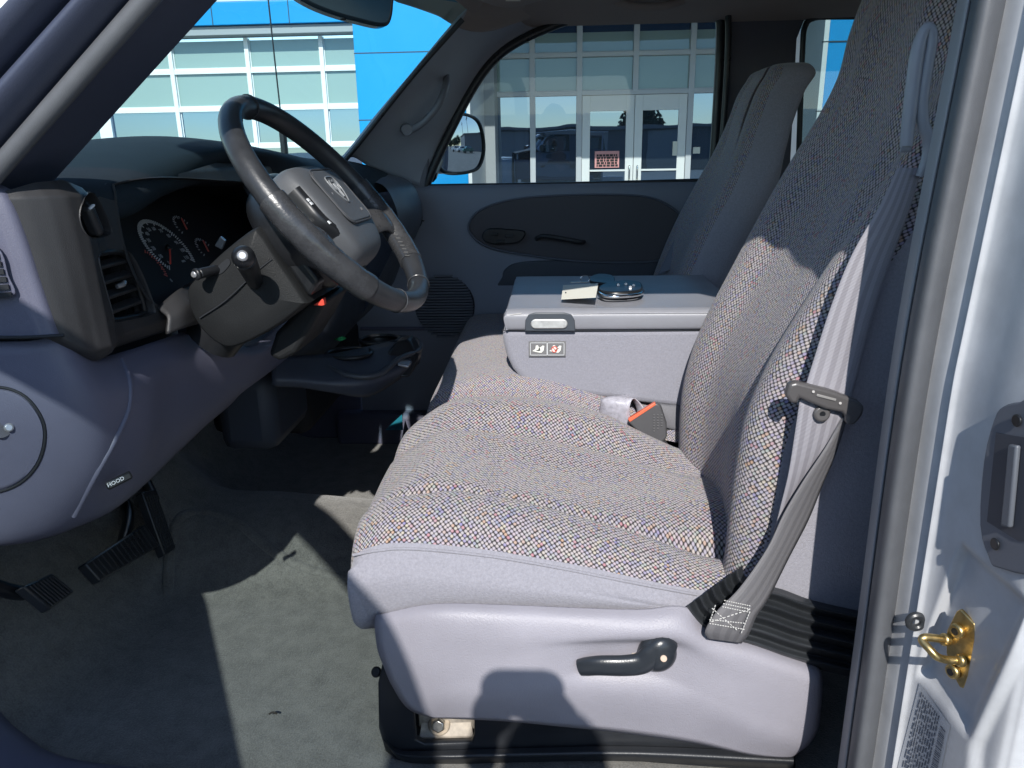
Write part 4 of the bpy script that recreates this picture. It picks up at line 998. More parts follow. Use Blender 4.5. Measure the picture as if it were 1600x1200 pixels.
pedal('parking_brake_pedal', 'small black parking brake pedal at the lower left', [at(36, 915, X=-.80), at(82, 895, X=-.82), at(118, 924, X=-.80), at(80, 952, X=-.78)], [at(60, 925, X=-.83), at(20, 925, X=-.84), at(-40, 905, X=-.86)], 4, 9)
# ------------------------------------------------------------------ steering column and wheel
WC = V(-.331, 1.162, 1.524); WT = R(50.5); WY = -.056
Uw = V(math.cos(WT)*math.cos(WY), math.cos(WT)*math.sin(WY), -math.sin(WT)); Vw = V(-math.sin(WY), math.cos(WY), 0); Nw = Uw.cross(Vw)
if Nw.x < 0: Nw = -Nw
WM = Matrix((Uw, Vw, Nw)).transposed().to_4x4(); WM.translation = WC
def wp(u, v, n=0): return WC + Uw*u + Vw*v + Nw*n
sw_ = thing('steering_wheel', 'four spoke steering wheel wrapped in worn black leather with a grey airbag hub', 'steering wheel', tuple(WC))
n_ = 96
def leatherbump(k): return 0
bm = bmesh.new()
RR = .183
rim_pts = [wp(math.cos(a)*RR, math.sin(a)*RR) for a in [2*math.pi*k/n_ for k in range(n_)]]
rad = []
for k in range(n_):
    a = 360*k/n_
    r_ = .0155
    for c0 in (60, 300):
        d = min(abs(a-c0), 360-abs(a-c0)); r_ += .0022*math.exp(-(d/22)**2)
    rad.append(r_)
add_tube(bm, rim_pts, rad, 20, True, 1.08, Nw); finish('rim', bm, LEATH, sw_)
# stitched grips at the spokes and seams
for a0, a1 in ((44, 98), (262, 316)):
    gp = [wp(math.cos(R(a))*RR, math.sin(R(a))*RR) for a in range(a0, a1+1, 3)]
    o = merge('leather_grip', lambda q: add_tube(q, gp, [.0172+.0012*math.sin(i*1.9)*.3+.0012 for i in range(len(gp))], 20, False, 1.06, Nw), LEATH2, sw_)
for a in (22, 52, 97, 140, 180, 220, 262, 338):
    c_ = wp(math.cos(R(a))*RR, math.sin(R(a))*RR); tdir = (-math.sin(R(a))*Uw+math.cos(R(a))*Vw)
    if a in (22, 97, 262, 338, 180): merge('seam', lambda q: torus(q, c_, tdir, .0172, .0010, 20, 6), LEATH2, sw_)
def stitches(q):
    for a0, a1 in ((42, 90), (270, 320)):
        for a in range(a0, a1, 3):
            for s in (-1,):
                p = wp(math.cos(R(a))*(RR-.0165), math.sin(R(a))*(RR-.0165), .009)
                p2 = wp(math.cos(R(a+1.6))*(RR-.0185), math.sin(R(a+1.6))*(RR-.0185), .003)
                add_tube(q, [p, p2], .0011, 6)
merge('stitching', stitches, mat('dark_thread', (.10, .10, .10), .6), sw_)
# hub
hub = [  # rows in u, columns in v : (u, halfwidth, n)
 (-.078, .030, .002), (-.074, .052, .016), (-.062, .074, .030), (-.030, .086, .038), (.005, .088, .040), (.045, .080, .038), (.078, .066, .030), (.092, .050, .014), (.095, .040, -.01)]
rows = []
for u, hw, n1 in hub:
    rows.append([wp(u, v_*hw, n1-h_-.020) for v_, h_ in ((-1, .045), (-.98, .018), (-.86, .005), (-.45, .0), (0, -.001), (.45, .0), (.86, .005), (.98, .018), (1, .045))])
patch('airbag_hub', rows, HUBM, sw_, sub=6, label='grey airbag cover of the steering wheel')
cl_ = rrect(.0, .0, .092, .104, .016)
def hubn(u, v): return .0395-.6*max(0, abs(u-.0)-.02)**1.0*.12 - .0
pnl = merge('cover_panel', lambda q: add_prism(q, [wp(u-.002, v, .0175) for u, v in cl_], Nw*.0045), HUBM, sw_, .002)
tube('panel_groove', [wp(u-.002, v, .0208) for u, v in rrect(0, 0, .096, .108, .018)], .0016, mat('groove_grey', (.05, .052, .058), .6), sw_, sub=1, closed=True, n=8)
# shield emblem with a horned head in relief
EM = lambda u, v, n=.0228: wp(u-.012, v, n)
sh_ = [(-.020, -.016), (-.023, 0), (-.020, .016), (-.004, .018), (.010, .013), (.024, 0), (.010, -.013), (-.004, -.018)]
em = tube('emblem', [EM(u, v) for u, v in sh_], .0011, mat('emblem_grey', (.20, .21, .22), .3), sw_, sub=4, closed=True, n=8)
def ram(q):
    for s in (-1, 1):
        add_tube(q, [EM(u, v*s) for u, v in spline([V(-.014, .001, 0), V(-.016, .007, 0), V(-.010, .012, 0), V(-.002, .011, 0), V(.002, .006, 0), V(-.003, .005, 0)], 4) for u, v in [(u, v)]] if False else [EM(p.x, p.y*s) for p in spline([V(-.014, .001, 0), V(-.016, .007, 0), V(-.010, .012, 0), V(-.002, .011, 0), V(.002, .006, 0), V(-.003, .005, 0)], 4)], .0013, 8)
        add_tube(q, [EM(-.010, .002*s), EM(.004, .0025*s), EM(.014, .0012*s)], .0013, 8)
merge('horned_head', ram, mat('emblem_grey2', (.20, .21, .22), .3), em)
text_mesh('lettering', 'SRS', .0065, frame(EM(.040, .030, .0223), Vw, -Uw), mat('ink_grey', (.2, .2, .21), .6), sw_)
text_mesh('lettering', 'P', .006, frame(EM(.006, -.034, .0223), Vw, -Uw), mat('ink_grey2', (.2, .2, .21), .6), sw_)
# cruise switches down the near side of the hub
for v_ in (-1, 1):
    cs = patch('cruise_switch', [[wp(u, v_*(.086-.6*max(0, u-.02)-.0), .009), wp(u, v_*(.094-.6*max(0, u-.02)), .001), wp(u, v_*(.095-.6*max(0, u-.02)), -.03)] for u in (-.035, -.01, .02, .05)], BLACK, sw_, sub=4)
def cmarks(q):
    for u in (-.012, -.006, .028): add_box(q, (-.0025, -.0035, -.0005), (.0022, .0035, .0012), frame(wp(u, -.0905+.6*max(0, u-.02), .0065), Uw, Vw))
merge('switch_marks', cmarks, WINK, sw_, 0)
# spokes: two at the sides, two lower ones
def spoke(a, w0, w1, m_):
    ca, sa = math.cos(R(a)), math.sin(R(a)); tx = -sa; ty = ca
    rows = []
    for r_, w_, n0 in ((.050, w0, -.030), (.085, w0*.95, -.022), (.118, (w0*.45+w1*.55)*.85, -.010), (.150, w1*.9, .003), (.178, w1*1.35, .001)):
        ring = []
        for k in range(12):
            b_ = 2*math.pi*k/12; ring.append(wp(ca*r_+tx*math.cos(b_)*w_, sa*r_+ty*math.cos(b_)*w_, n0+math.sin(b_)*.0095))
        rows.append(ring)
    patch('spoke', rows, m_, sw_, sub=5, subc=3, closed=True)
spoke(72, .040, .026, LEATH2); spoke(288, .040, .026, LEATH2)
# back shell of hub
patch('hub_shell', [[wp(math.cos(a)*r_, math.sin(a)*r_, n0) for a in [2*math.pi*k/16 for k in range(16)]] for r_, n0 in ((.080, -.03), (.094, -.040), (.095, -.065), (.085, -.09), (.05, -.10))], BLACK, sw_, sub=4, subc=3, closed=True)

cl = thing('steering_column', 'black plastic steering column shroud with two stalks beside the instruments', 'steering column', (-.45, 1.15, 1.4))
SHR = mat('shroud_plastic', (.017, .018, .019), .46, bump=.5, bscale=700, var=.12, spec=.15)
s_out = [(398, 357), (412, 362), (440, 405), (480, 466), (478, 476), (430, 512), (372, 540), (345, 536), (318, 512), (301, 480), (297, 450), (318, 425), (352, 392)]
rows = []
cen = V(0, 0, 0)
opts = spline([at(x, y, Y=1.075) for x, y in s_out], 4, True)
cen = sum(opts, V(0, 0, 0))/len(opts)
def ring(Y, s): return [V(cen.x+(p.x-cen.x)*s, Y, cen.z+(p.z-cen.z)*s) for p in opts]
bm = bmesh.new(); rr_ = []
for Y, s in ((1.062, .0), (1.061, .5), (1.0625, .93), (1.066, .975), (1.074, 1.0), (1.14, 1.02), (1.22, 1.02), (1.25, .98), (1.26, .0)):
    if s == 0: rr_.append([bm.verts.new(V(cen.x, Y, cen.z))]); continue
    rr_.append([bm.verts.new(p) for p in ring(Y, s)])
for a, b in zip(rr_[:-1], rr_[1:]):
    n = max(len(a), len(b))
    for k in range(n):
        f = [a[k % len(a)], a[(k+1) % len(a)], b[(k+1) % len(b)], b[k % len(b)]]
        u_ = []
        for v_ in f:
            if v_ not in u_: u_.append(v_)
        bm.faces.new(u_)
finish('shroud', bm, SHR, cl, angle=60)
tube('shroud_seam', [at(312, 497, Y=1.060), at(352, 470, Y=1.058), at(400, 425, Y=1.060), at(425, 405, Y=1.062)], .0011, DARK, cl)
prism('lever_slot', [at(x, y, Y=1.0612) for x, y in ((338, 420), (352, 406), (358, 405), (360, 412), (348, 426), (338, 428))], (0, -.0012, 0), DARK, cl, 0, smooth_sub=3)
# tilt lever
tl = merge('tilt_lever', lambda q: (add_cyl(q, at(346, 419, Y=1.07), at(310, 428, Y=1.035), .0062, .0075), add_cyl(q, at(310, 428, Y=1.035), at(304, 429, Y=1.03), .0085, .0085)), BLACK, cl, .002)
cyl('lever_tip', at(304, 429, Y=1.030), at(301.5, 429.5, Y=1.027), .0045, SILVER, tl)
# multi function stalk pointing at the camera
ms = tube('turn_signal_stalk', [at(398, 440, Y=1.06), at(392, 425, Y=1.03), at(384, 408, Y=1.00), at(381, 403, Y=.985)], [.011, .013, .0145, .0150], BLACK, cl, n=20)
e_ = bmesh.new(); bmesh.ops.create_uvsphere(e_, u_segments=24, v_segments=14, radius=.0152, matrix=Matrix.Translation(at(380.5, 402, Y=.985))); finish('stalk_end', e_, BLACK, ms)
cyl('end_button', at(379, 400, Y=.973), at(378.5, 399, Y=.9685), .0078, SILVER, ms, r2=.0062)
# ignition collar, lower shroud and knee cover
prism('lower_shroud', [at(x, y, Y=1.12) for x, y in ((480, 470), (510, 470), (486, 515), (462, 552), (436, 566), (418, 556), (430, 520))], (0, .14, 0), SHR, cl, .008)
wd = prism('red_wedge', [at(489, 477, Y=1.11), at(505, 466, Y=1.11), at(507, 477, Y=1.11), at(503, 478, Y=1.11)], (0, .012, 0), REDM, cl, .001, label='small red wedge tab under the column')
tube('column_tube', [wp(0, 0, -.05), wp(0, 0, -.16), wp(.02, 0, -.30)], .045, BLACK, cl, n=20)
prism('gear_tab', [at(335, 384, Y=1.20), at(344, 369, Y=1.2), at(352, 376, Y=1.2), at(346, 390, Y=1.2)], (0, .006, 0), SILVER, cl, .001)
prism('shroud_neck', [at(x, y, Y=1.08) for x, y in ((400, 345), (420, 330), (500, 440), (482, 466), (440, 405), (410, 362))], (0, .16, 0), BLACK, cl, .006)
# bezel skirt under the cluster left of the column
patch('cluster_lower', [[at(245, 480, Y=1.08), at(275, 455, Y=1.12), at(300, 440, Y=1.2), at(320, 430, Y=1.28)], [at(262, 495, Y=1.07), at(290, 480, Y=1.1), at(310, 470, Y=1.15), at(330, 460, Y=1.25)], [at(262, 522, Y=1.06), at(290, 512, Y=1.09), at(315, 505, Y=1.14), at(335, 500, Y=1.25)]], CHAR, da, sub=5, thick=.006)

# ------------------------------------------------------------------ driver bench seat
ds = thing('driver_seat', 'sunlit near seat in multicoloured woven cloth with velour sides and plastic trim', 'seat', (0, 1.18, .7))
def zin(x):   # inboard ridge height
    t = [(-.29, 1.075), (-.26, 1.105), (-.213, 1.142), (-.127, 1.156), (-.019, 1.150), (.101, 1.117), (.186, 1.072), (.25, 1.045), (.32, 1.03)]
    for i in range(len(t)-1):
        if x <= t[i+1][0]: k = (x-t[i][0])/(t[i+1][0]-t[i][0]); return t[i][1]+(t[i+1][1]-t[i][1])*max(0, k)
    return t[-1][1]
def interp(t, x):
    for i in range(len(t)-1):
        if x <= t[i+1][0]: k = max(0, (x-t[i][0])/(t[i+1][0]-t[i][0])); return t[i][1]+(t[i+1][1]-t[i][1])*k
    return t[-1][1]
zout = lambda x: interp([(-.29, 1.06), (-.26, 1.092), (-.16, 1.110), (-.064, 1.097), (.033, 1.070), (.131, 1.040), (.22, 1.005), (.32, .99)], x)
zseam = lambda x: interp([(-.29, 1.052), (-.278, 1.055), (-.222, 1.066), (-.105, 1.056), (.03, 1.033), (.174, 1.000), (.22, .995), (.32, .99)], x)
zmid = lambda x: interp([(-.29, 1.05), (-.26, 1.088), (-.2, 1.118), (-.1, 1.105), (0, 1.083), (.1, 1.062), (.2, 1.046), (.32, 1.04)], x)
def crow(x, zf=0, dxf=0, drop=0):
    def q(xx, y, z): return V(xx+dxf, y, z-drop)
    m = zmid(x)
    return [q(x, .970, .935+drop*1.0), q(x, .946, .962+drop*1.0), q(x, .934, (zseam(x)+.975)/2+drop*.8), q(x, .944, zseam(x)-.015), q(x, .957, zseam(x)+.001), q(x, .985, (zseam(x)+zout(x))/2+.016), q(x, 1.03, zout(x)+.010), q(x, 1.06, zout(x)-.010), q(x, 1.085, (zout(x)+m)/2-.001), q(x, 1.14, m), q(x, 1.20, m+.002), q(x, 1.26, (m*2+zin(x))/3-.003), q(x, 1.285, (m+zin(x))/2-.011), q(x, 1.33, zin(x)-.004), q(x, 1.375, zin(x)), q(x, 1.41, zin(x)-.02), q(x, 1.43, zin(x)-.07)]
rows = []
front = crow(-.27)
for dx, drop, pull in ((.03, .115, .0), (-.010, .10, 0), (-.020, .07, 0), (-.018, .035, 0), (-.006, .008, 0)):
    r = crow(-.272)
    rr_ = []
    for j, p in enumerate(r):
        zb = p.z
        edge = 1.0 if j > 3 else .35
        if j <= 3: rr_.append(V(-.272+dx*(.9), p.y+ (.012 if dx > 0 else 0), min(p.z, zb-drop*edge*.35)))
        else: rr_.append(V(-.272+dx+ (.012*math.sin(math.pi*(p.y-.94)/.49))*-1, p.y, zb-drop))
    rows.append(rr_)
for x in (-.245, -.20, -.15, -.115, -.085, -.055, 0, .05, .10, .15, .20, .25, .32):
    r_ = crow(x)
    if x == -.085:
        for j in (8, 9, 10, 11): r_[j].z -= .0065
    rows.append(r_)
def pk(v, u): return 0 if u > .268 else 1
ncols = 16
patch('cushion', rows, [WV, VEL], ds, sub=5, subc=5, pick=lambda v, u: 0 if u*16 > 4.2 else 1, label='woven seat cushion with velour side')
tube('cushion_piping', [V(x, .9555, zseam(x)+.001) for x in (-.285, -.25, -.2, -.1, 0, .1, .2)], .0022, VEL, ds, n=8)
def seamline(pts, nm='seat_seam'): tube(nm, [p-V(0, 0, .0006) for p in pts], .0011, mat('seam_grey', (.20, .19, .21), .95), ds, n=6)
# backrest
ridge = [(.93, .256), (.98, .240), (1.045, .246), (1.13, .246), (1.228, .254), (1.30, .276), (1.368, .308), (1.45, .352), (1.52, .392), (1.60, .432), (1.694, .474), (1.80, .497), (1.88, .512), (1.93, .545)]
rin = [(.93, .26), (1.0, .240), (1.137, .236), (1.22, .248), (1.31, .280), (1.42, .330), (1.50, .368), (1.554, .394), (1.62, .425), (1.70, .448), (1.78, .462), (1.86, .49), (1.93, .54)]
def brow_(z):
    a = interp(ridge, z); b = interp(rin, z)
    hd = min(1, max(0, (z-1.56)/.14))           # head rest part: bolsters fade, narrows inboard
    yin = 1.425-.07*hd; dep = (.034)*(1-.75*hd)
    lo = min(1, max(0, (z-.95)/.1))
    m = (a+b)/2+dep
    back = a+.30-.08*hd
    ws = .962
    return [V(back, 1.0, z), V(back-.02, .962, z), V(a+.15, .948, z), V(a+.085, .946, z), V(a+.045, .948, z), V(a+.020, .957, z), V(a+.004, .975, z), V(a+.001, 1.0, z), V(a+.010, 1.035, z), V(a+.024*(1-hd)+.004, 1.07, z), V(m-.004, 1.12, z), V(m, 1.18, z), V(m-.002, 1.24, z), V(b+.024*(1-hd)+.004, 1.30-.03*hd, z), V(b+.006, 1.345-.05*hd, z), V(b, 1.385-.06*hd, z), V(b+.010, yin-.01, z), V(b+.05, yin, z), V(b+.12, yin-.01, z), V(b+.17, yin-.05, z)]
rows = [brow_(z) for z in (.955, .985, 1.03, 1.10, 1.17, 1.24, 1.31, 1.38, 1.45, 1.52, 1.58, 1.64, 1.70, 1.76, 1.82, 1.87)]
r0 = [V(p.x+.03, p.y+(.01 if p.y < 1.1 else -.01), .945) for p in rows[0]]
rt = [V(p.x+.04, p.y+(.03 if p.y < 1.1 else -.03), 1.91) for p in rows[-1]]; rt2 = [V(p.x*.4+.6*.60, 1.19+(p.y-1.19)*.5, 1.925) for p in rows[-1]]
rows = [r0]+rows+[rt, rt2]
patch('backrest', rows, [WV, VEL], ds, sub=5, subc=5, pick=lambda v, u: 0 if u*19 > 4.05+1.2*max(0, .25-v) and u*19 < 16.4 else 1, label='woven backrest with grey velour side and raised bolsters')
tube('bolster_seam', [V(interp(ridge, z)+.030, 1.075, z) for z in (1.0, 1.1, 1.2, 1.3, 1.4, 1.5, 1.56)], .0014, mat('seam_grey', (.20, .19, .21), .95), ds, n=6)
# side trim (thick moulded shell)
def tz(px, py, Y=.925): return at(px, py, Y=Y)
st_ = [  # columns left to right; rows top to bottom, pixel measured on Y planes
 [(592, 962, .945), (680, 949, .930), (800, 951, .925), (900, 955, .925), (1000, 957, .925), (1068, 951, .93), (1100, 985, .932), (1180, 1013, .932), (1262, 1043, .934), (1274, 1048, .945)],
 [(590, 978, .938), (680, 962, .918), (800, 965, .912), (900, 969, .912), (1000, 972, .912), (1062, 972, .914), (1105, 998, .918), (1182, 1026, .918), (1262, 1056, .920), (1276, 1062, .936)],
 [(594, 1010, .936), (680, 990, .913), (800, 990, .906), (900, 990, .906), (1000, 988, .906), (1062, 992, .908), (1110, 1015, .912), (1184, 1045, .914), (1262, 1075, .918), (1276, 1085, .936)],
 [(603, 1035, .936), (680, 1020, .913), (800, 1020, .907), (872, 1005, .908), (950, 1000, .918), (1040, 1002, .921), (1095, 1032, .914), (1184, 1075, .914), (1260, 1100, .918), (1274, 1108, .936)],
 [(616, 1065, .938), (690, 1055, .915), (800, 1052, .908), (872, 1045, .910), (930, 1040, .922), (1020, 1045, .922), (1095, 1072, .914), (1184, 1110, .915), (1256, 1130, .920), (1270, 1136, .936)],
 [(640, 1100, .940), (710, 1085, .918), (800, 1082, .912), (880, 1078, .912), (940, 1074, .912), (1020, 1082, .913), (1090, 1100, .916), (1184, 1140, .918), (1246, 1156, .924), (1256, 1158, .938)],
 [(676, 1114, .945), (730, 1116, .935), (800, 1120, .932), (880, 1128, .932), (950, 1135, .932), (1020, 1144, .932), (1090, 1155, .934), (1170, 1172, .936), (1226, 1176, .938), (1236, 1170, .944)]]
SI = lambda r: [tz(a, b, c) for a, b, c in r]
rws = [SI(r) for r in st_]
patch('side_trim', rws, TRIM, ds, sub=7, subc=6, thick=.008, off=-1, label='smooth lilac grey plastic side trim of the driver seat')
for (px, py, rr) in ((634, 1016, .006),):
    cyl('trim_hole', at(px, py, Y=.924), at(px, py, Y=.9215), rr, DARK, ds)
cyl('trim_hole', at(992, 1017, Y=.919), at(992, 1017, Y=.9165), .0065, mat('dusty_hole', (.35, .30, .26), .9), ds)
# recliner lever
LEV = mat('lever_plastic', (.022, .026, .032), .28, bump=.15, bscale=500)
lv = [[(905, 1030), (905, 1042), (904, 1050), (908, 1058)], ]
path = [at(906, 1043, Y=.905), at(935, 1040, Y=.898), at(975, 1040, Y=.896), at(1003, 1036, Y=.896), at(1020, 1022, Y=.897), at(1033, 1014, Y=.900), at(1038, 1016, Y=.905)]
pv = spline(path, 6); rads = []
for i in range(len(pv)):
    t = i/(len(pv)-1); rads.append(interp([(0, .013), (.06, .0145), (.5, .0165), (.7, .0165), (.85, .020), (.95, .021), (1, .016)], t))
bm = bmesh.new(); add_tube(bm, pv, rads, 20, False, .62, (0, 1, 0)); 
e_ = Matrix.Translation(at(1027, 1020, Y=.905)) @ Matrix.Diagonal((1, .7, 1.05, 1)); bmesh.ops.create_uvsphere(bm, u_segments=28, v_segments=18, radius=.0265, matrix=e_)
lvo = finish('recliner_lever', bm, LEV, ds, label='glossy dark recliner lever')
cyl('screw', at(1037, 1029, Y=.886), at(1037, 1029, Y=.8845), .0045, mat('beige_cap', (.55, .42, .33), .7), lvo)
cyl('lever_boss', at(1027, 1020, Y=.925), at(1027, 1020, Y=.905), .018, LEV, lvo)
# bellows
bl = []
inn = [(1160, 884), (1164, 900), (1180, 912), (1220, 920), (1270, 938), (1345, 955)]
out_ = [(1066, 952), (1082, 976), (1118, 998), (1180, 1016), (1240, 1036), (1345, 1062)]
nR = 5
for i in range(nR*4+1):
    t = i/(nR*4); s_ = .015*(.5-.5*math.cos(2*math.pi*i/4)); row = []
    for k, (a, b) in enumerate(zip(inn, out_)):
        px = a[0]+(b[0]-a[0])*t; py = a[1]+(b[1]-a[1])*t
        row.append(at(px, py, Y=.938-s_-.010*math.sin(math.pi*t)))
    bl.append(row)
patch('bellows', bl, RUB, ds, sub=3, subc=5, angle=80, label='black rubber accordion boot between cushion and backrest')
# seat base cover
b_ = [[(603, 1018, .975), (596, 1060, .972), (596, 1120, .970), (606, 1165, .968), (624, 1176, .966)],
      [(640, 1010, .960), (632, 1060, .957), (630, 1120, .954), (634, 1160, .950), (640, 1178, .952)]]
BASE = mat('base_cover', (.020, .022, .026), .4, bump=.2, bscale=600, var=.15)
def bw(q):
    o1 = [at(x, y, Y=.962) for x, y in ((603, 1015), (593, 1060), (594, 1130), (604, 1165), (622, 1180), (700, 1182), (800, 1178), (1000, 1182), (1240, 1200), (1240, 1100), (1000, 1050), (700, 1010))]
    hole = [at(x, y, Y=.962) for x, y in ((648, 1096), (652, 1148), (664, 1154), (738, 1152), (742, 1140), (742, 1110), (690, 1100))]
    from mathutils.geometry import tessellate_polygon
    allp = o1+hole; tris = tessellate_polygon([o1, hole])
    for s, off in ((1, 0),):
        vs = [q.verts.new(p) for p in allp]
        for t in tris:
            try: q.faces.new([vs[i] for i in t])
            except Exception: pass
bo = merge('base_cover', bw, BASE, ds, .0); m_ = bo.modifiers.new('s', 'SOLIDIFY'); m_.thickness = .012; m_.offset = -1
m_ = bo.modifiers.new('b', 'BEVEL'); m_.width = .003; m_.segments = 2; m_.limit_method = 'ANGLE'
prism('base_side', [V(-.262, .998, .72), V(-.268, .998, .84), V(-.25, .998, .93), V(-.2, .998, .95), V(.3, .998, .9), V(.3, .998, .72)], (0, .44, 0), BASE, ds, .01)
patch('base_skirt', [[at(598, 1150, Y=.955), at(626, 1172, Y=.945), at(700, 1172, Y=.945), at(850, 1168, Y=.945), at(1000, 1166, Y=.945), at(1240, 1176, Y=.945)], [at(600, 1158, Y=.945), at(626, 1181, Y=.932), at(700, 1184, Y=.932), at(850, 1181, Y=.932), at(1000, 1180, Y=.932), at(1240, 1192, Y=.932)], [at(604, 1162, Y=.96), at(630, 1190, Y=.95), at(700, 1194, Y=.95), at(850, 1190, Y=.95), at(1000, 1190, Y=.95), at(1240, 1202, Y=.95)]], BASE, ds, sub=4)
brk = box('mounting_bracket', (-.212, .984, .735), (-.10, .990, .84), mat('dusty_metal', (.38, .34, .29), .6, .4, var=.35, vscale=60), ds, .002)
brk2 = prism('bracket_foot', [at(655, 1152, Y=.972), at(740, 1150, Y=.972), at(735, 1118, Y=.99), at(660, 1118, Y=.99)], (0, .0, -.004), mat('dusty_metal2', (.36, .32, .27), .65, .3, var=.4, vscale=80), ds, .001)
bc = at(686, 1132, Y=.978); cyl('washer', bc+V(0, .004, -.004), bc+V(0, .001, 0), .017, mat('rusty', (.40, .33, .25), .7, .3, var=.4, vscale=90), brk); cyl('hex_bolt', bc+V(0, .002, 0), bc+V(0, -.010, .004), .0105, METAL, brk, n=6)
cyl('pivot', at(590, 1050, Y=.97), at(586, 1050, Y=.965), .008, BLACK, ds)
# belt guide loop at the shoulder of the backrest
gl = thing('belt_guide', 'pale grey plastic shoulder belt guide loop at the top of the driver backrest', 'belt guide', tuple(at(1435, 150, Y=.93)))
GL = mat('guide_plastic', (.30, .32, .36), .4)
tube('loop', [at(1416, 228, Y=.925), at(1422, 170, Y=.925), at(1432, 90, Y=.925), at(1442, 52, Y=.925), at(1452, 44, Y=.925), at(1456, 62, Y=.925), at(1448, 110, Y=.925), at(1441, 160, Y=.925), at(1443, 195, Y=.925), at(1452, 220, Y=.925), at(1448, 248, Y=.925), at(1436, 276, Y=.925)], [.007, .0075, .0075, .006, .006, .006, .0065, .0065, .0065, .007, .006, .004], GL, gl, n=12)
ribbon('insert_strip', [at(1415, 238, Y=.922), at(1424, 160, Y=.922), at(1435, 75, Y=.922)], [V(1, 0, .05)]*3, [.012, .012, .010], GL, gl)

# ------------------------------------------------------------------ driver seat belt
def belt_mat(c1=(.235, .225, .25), c2=(.31, .30, .33)):
    m = mat('striped_webbing', (.25, .24, .27), .6); n = m.node_tree; b = n.nodes['Principled BSDF']; L = n.links.new
    uv = n.nodes.new('ShaderNodeUVMap'); sx = n.nodes.new('ShaderNodeSeparateXYZ'); L(uv.outputs[0], sx.inputs[0])
    s = n.nodes.new('ShaderNodeMath'); s.operation = 'MULTIPLY'; s.inputs[1].default_value = 2*math.pi/.0115; L(sx.outputs[0], s.inputs[0])
    c = n.nodes.new('ShaderNodeMath'); c.operation = 'SINE'; L(s.outputs[0], c.inputs[0])
    z = n.nodes.new('ShaderNodeMath'); z.operation = 'MULTIPLY'; z.inputs[1].default_value = 2*math.pi/.0016; L(sx.outputs[1], z.inputs[0])
    zc = n.nodes.new('ShaderNodeMath'); zc.operation = 'SINE'; L(z.outputs[0], zc.inputs[0])
    mr = n.nodes.new('ShaderNodeMapRange'); mr.inputs[1].default_value = -.3; mr.inputs[2].default_value = .3; mr.inputs[3].default_value = 0; mr.inputs[4].default_value = 1; L(c.outputs[0], mr.inputs[0])
    no = n.nodes.new('ShaderNodeTexNoise'); no.inputs['Scale'].default_value = 700; L(uv.outputs[0], no.inputs[0])
    ad = n.nodes.new('ShaderNodeMath'); ad.operation = 'MULTIPLY_ADD'; ad.inputs[1].default_value = .8; ad.inputs[2].default_value = -.4; L(no.outputs[0], ad.inputs[0])
    a2 = n.nodes.new('ShaderNodeMath'); a2.operation = 'ADD'; a2.use_clamp = True; L(ad.outputs[0], a2.inputs[0]); L(mr.outputs[0], a2.inputs[1])
    mx = n.nodes.new('ShaderNodeMix'); mx.data_type = 'RGBA'; mx.inputs[6].default_value = (*c1, 1); mx.inputs[7].default_value = (*c2, 1)
    L(a2.outputs[0], mx.inputs[0]); L(mx.outputs[2], b.inputs['Base Color'])
    bp = n.nodes.new('ShaderNodeBump'); bp.inputs['Strength'].default_value = .4; bp.inputs['Distance'].default_value = .0006; L(zc.outputs[0], bp.inputs['Height']); L(bp.outputs[0], b.inputs['Normal'])
    return m
BELT = belt_mat()
db = thing('driver_seat_belt', 'grey striped seat belt hanging down the side of the driver backrest', 'seat belt', tuple(at(1280, 620, Y=.91)))
def bpnt(px, py, Y): return at(px, py, Y=Y)
# upper run from guide to tongue
up = [((1402, 262), (1440, 262), .928), ((1375, 320), (1420, 330), .924), ((1330, 400), (1388, 418), .920), ((1298, 480), (1362, 500), .916), ((1272, 560), (1342, 580), .912), ((1256, 612), (1326, 636), .905)]
rows = [[bpnt(*a, Y), bpnt((a[0]+b[0])/2, (a[1]+b[1])/2, Y-.002), bpnt(*b, Y+.002)] for a, b, Y in up]
patch('shoulder_strap', rows, BELT, db, sub=6, subc=4, thick=.0014, off=0)
dn = [((1250, 622), (1320, 648), .904, .906), ((1240, 690), (1303, 700), .904, .912), ((1232, 740), (1284, 742), .905, .925), ((1222, 782), (1262, 792), .910, .936), ((1210, 830), (1236, 838), .915, .936)]
rows = [[bpnt(*a, Y), bpnt((a[0]+b[0])/2, (a[1]+b[1])/2, (Y+Y2)/2-.002), bpnt(*b, Y2)] for a, b, Y, Y2 in dn]
patch('lap_strap', rows, BELT, db, sub=6, subc=4, thick=.0014, off=0)
BELT2 = BELT
dn = [((1316, 652), (1323, 652), .906, .912), ((1287, 703), (1306, 707), .902, .916), ((1256, 750), (1284, 760), .900, .918), ((1225, 802), (1262, 814), .898, .918), ((1198, 858), (1232, 872), .894, .910), ((1156, 918), (1200, 936), .888, .900), ((1120, 955), (1182, 962), .886, .894), ((1102, 985), (1170, 990), .888, .896), ((1106, 998), (1158, 1005), .898, .904)]
rows = [[bpnt(*a, Y), bpnt((a[0]*.6+b[0]*.4), (a[1]*.6+b[1]*.4), (Y+Y2)/2-.006), bpnt(*b, Y2)] for a, b, Y, Y2 in dn]
patch('twisted_strap', rows, belt_mat((.13, .127, .135), (.165, .16, .168)), db, sub=6, subc=4, thick=.0016, off=0)
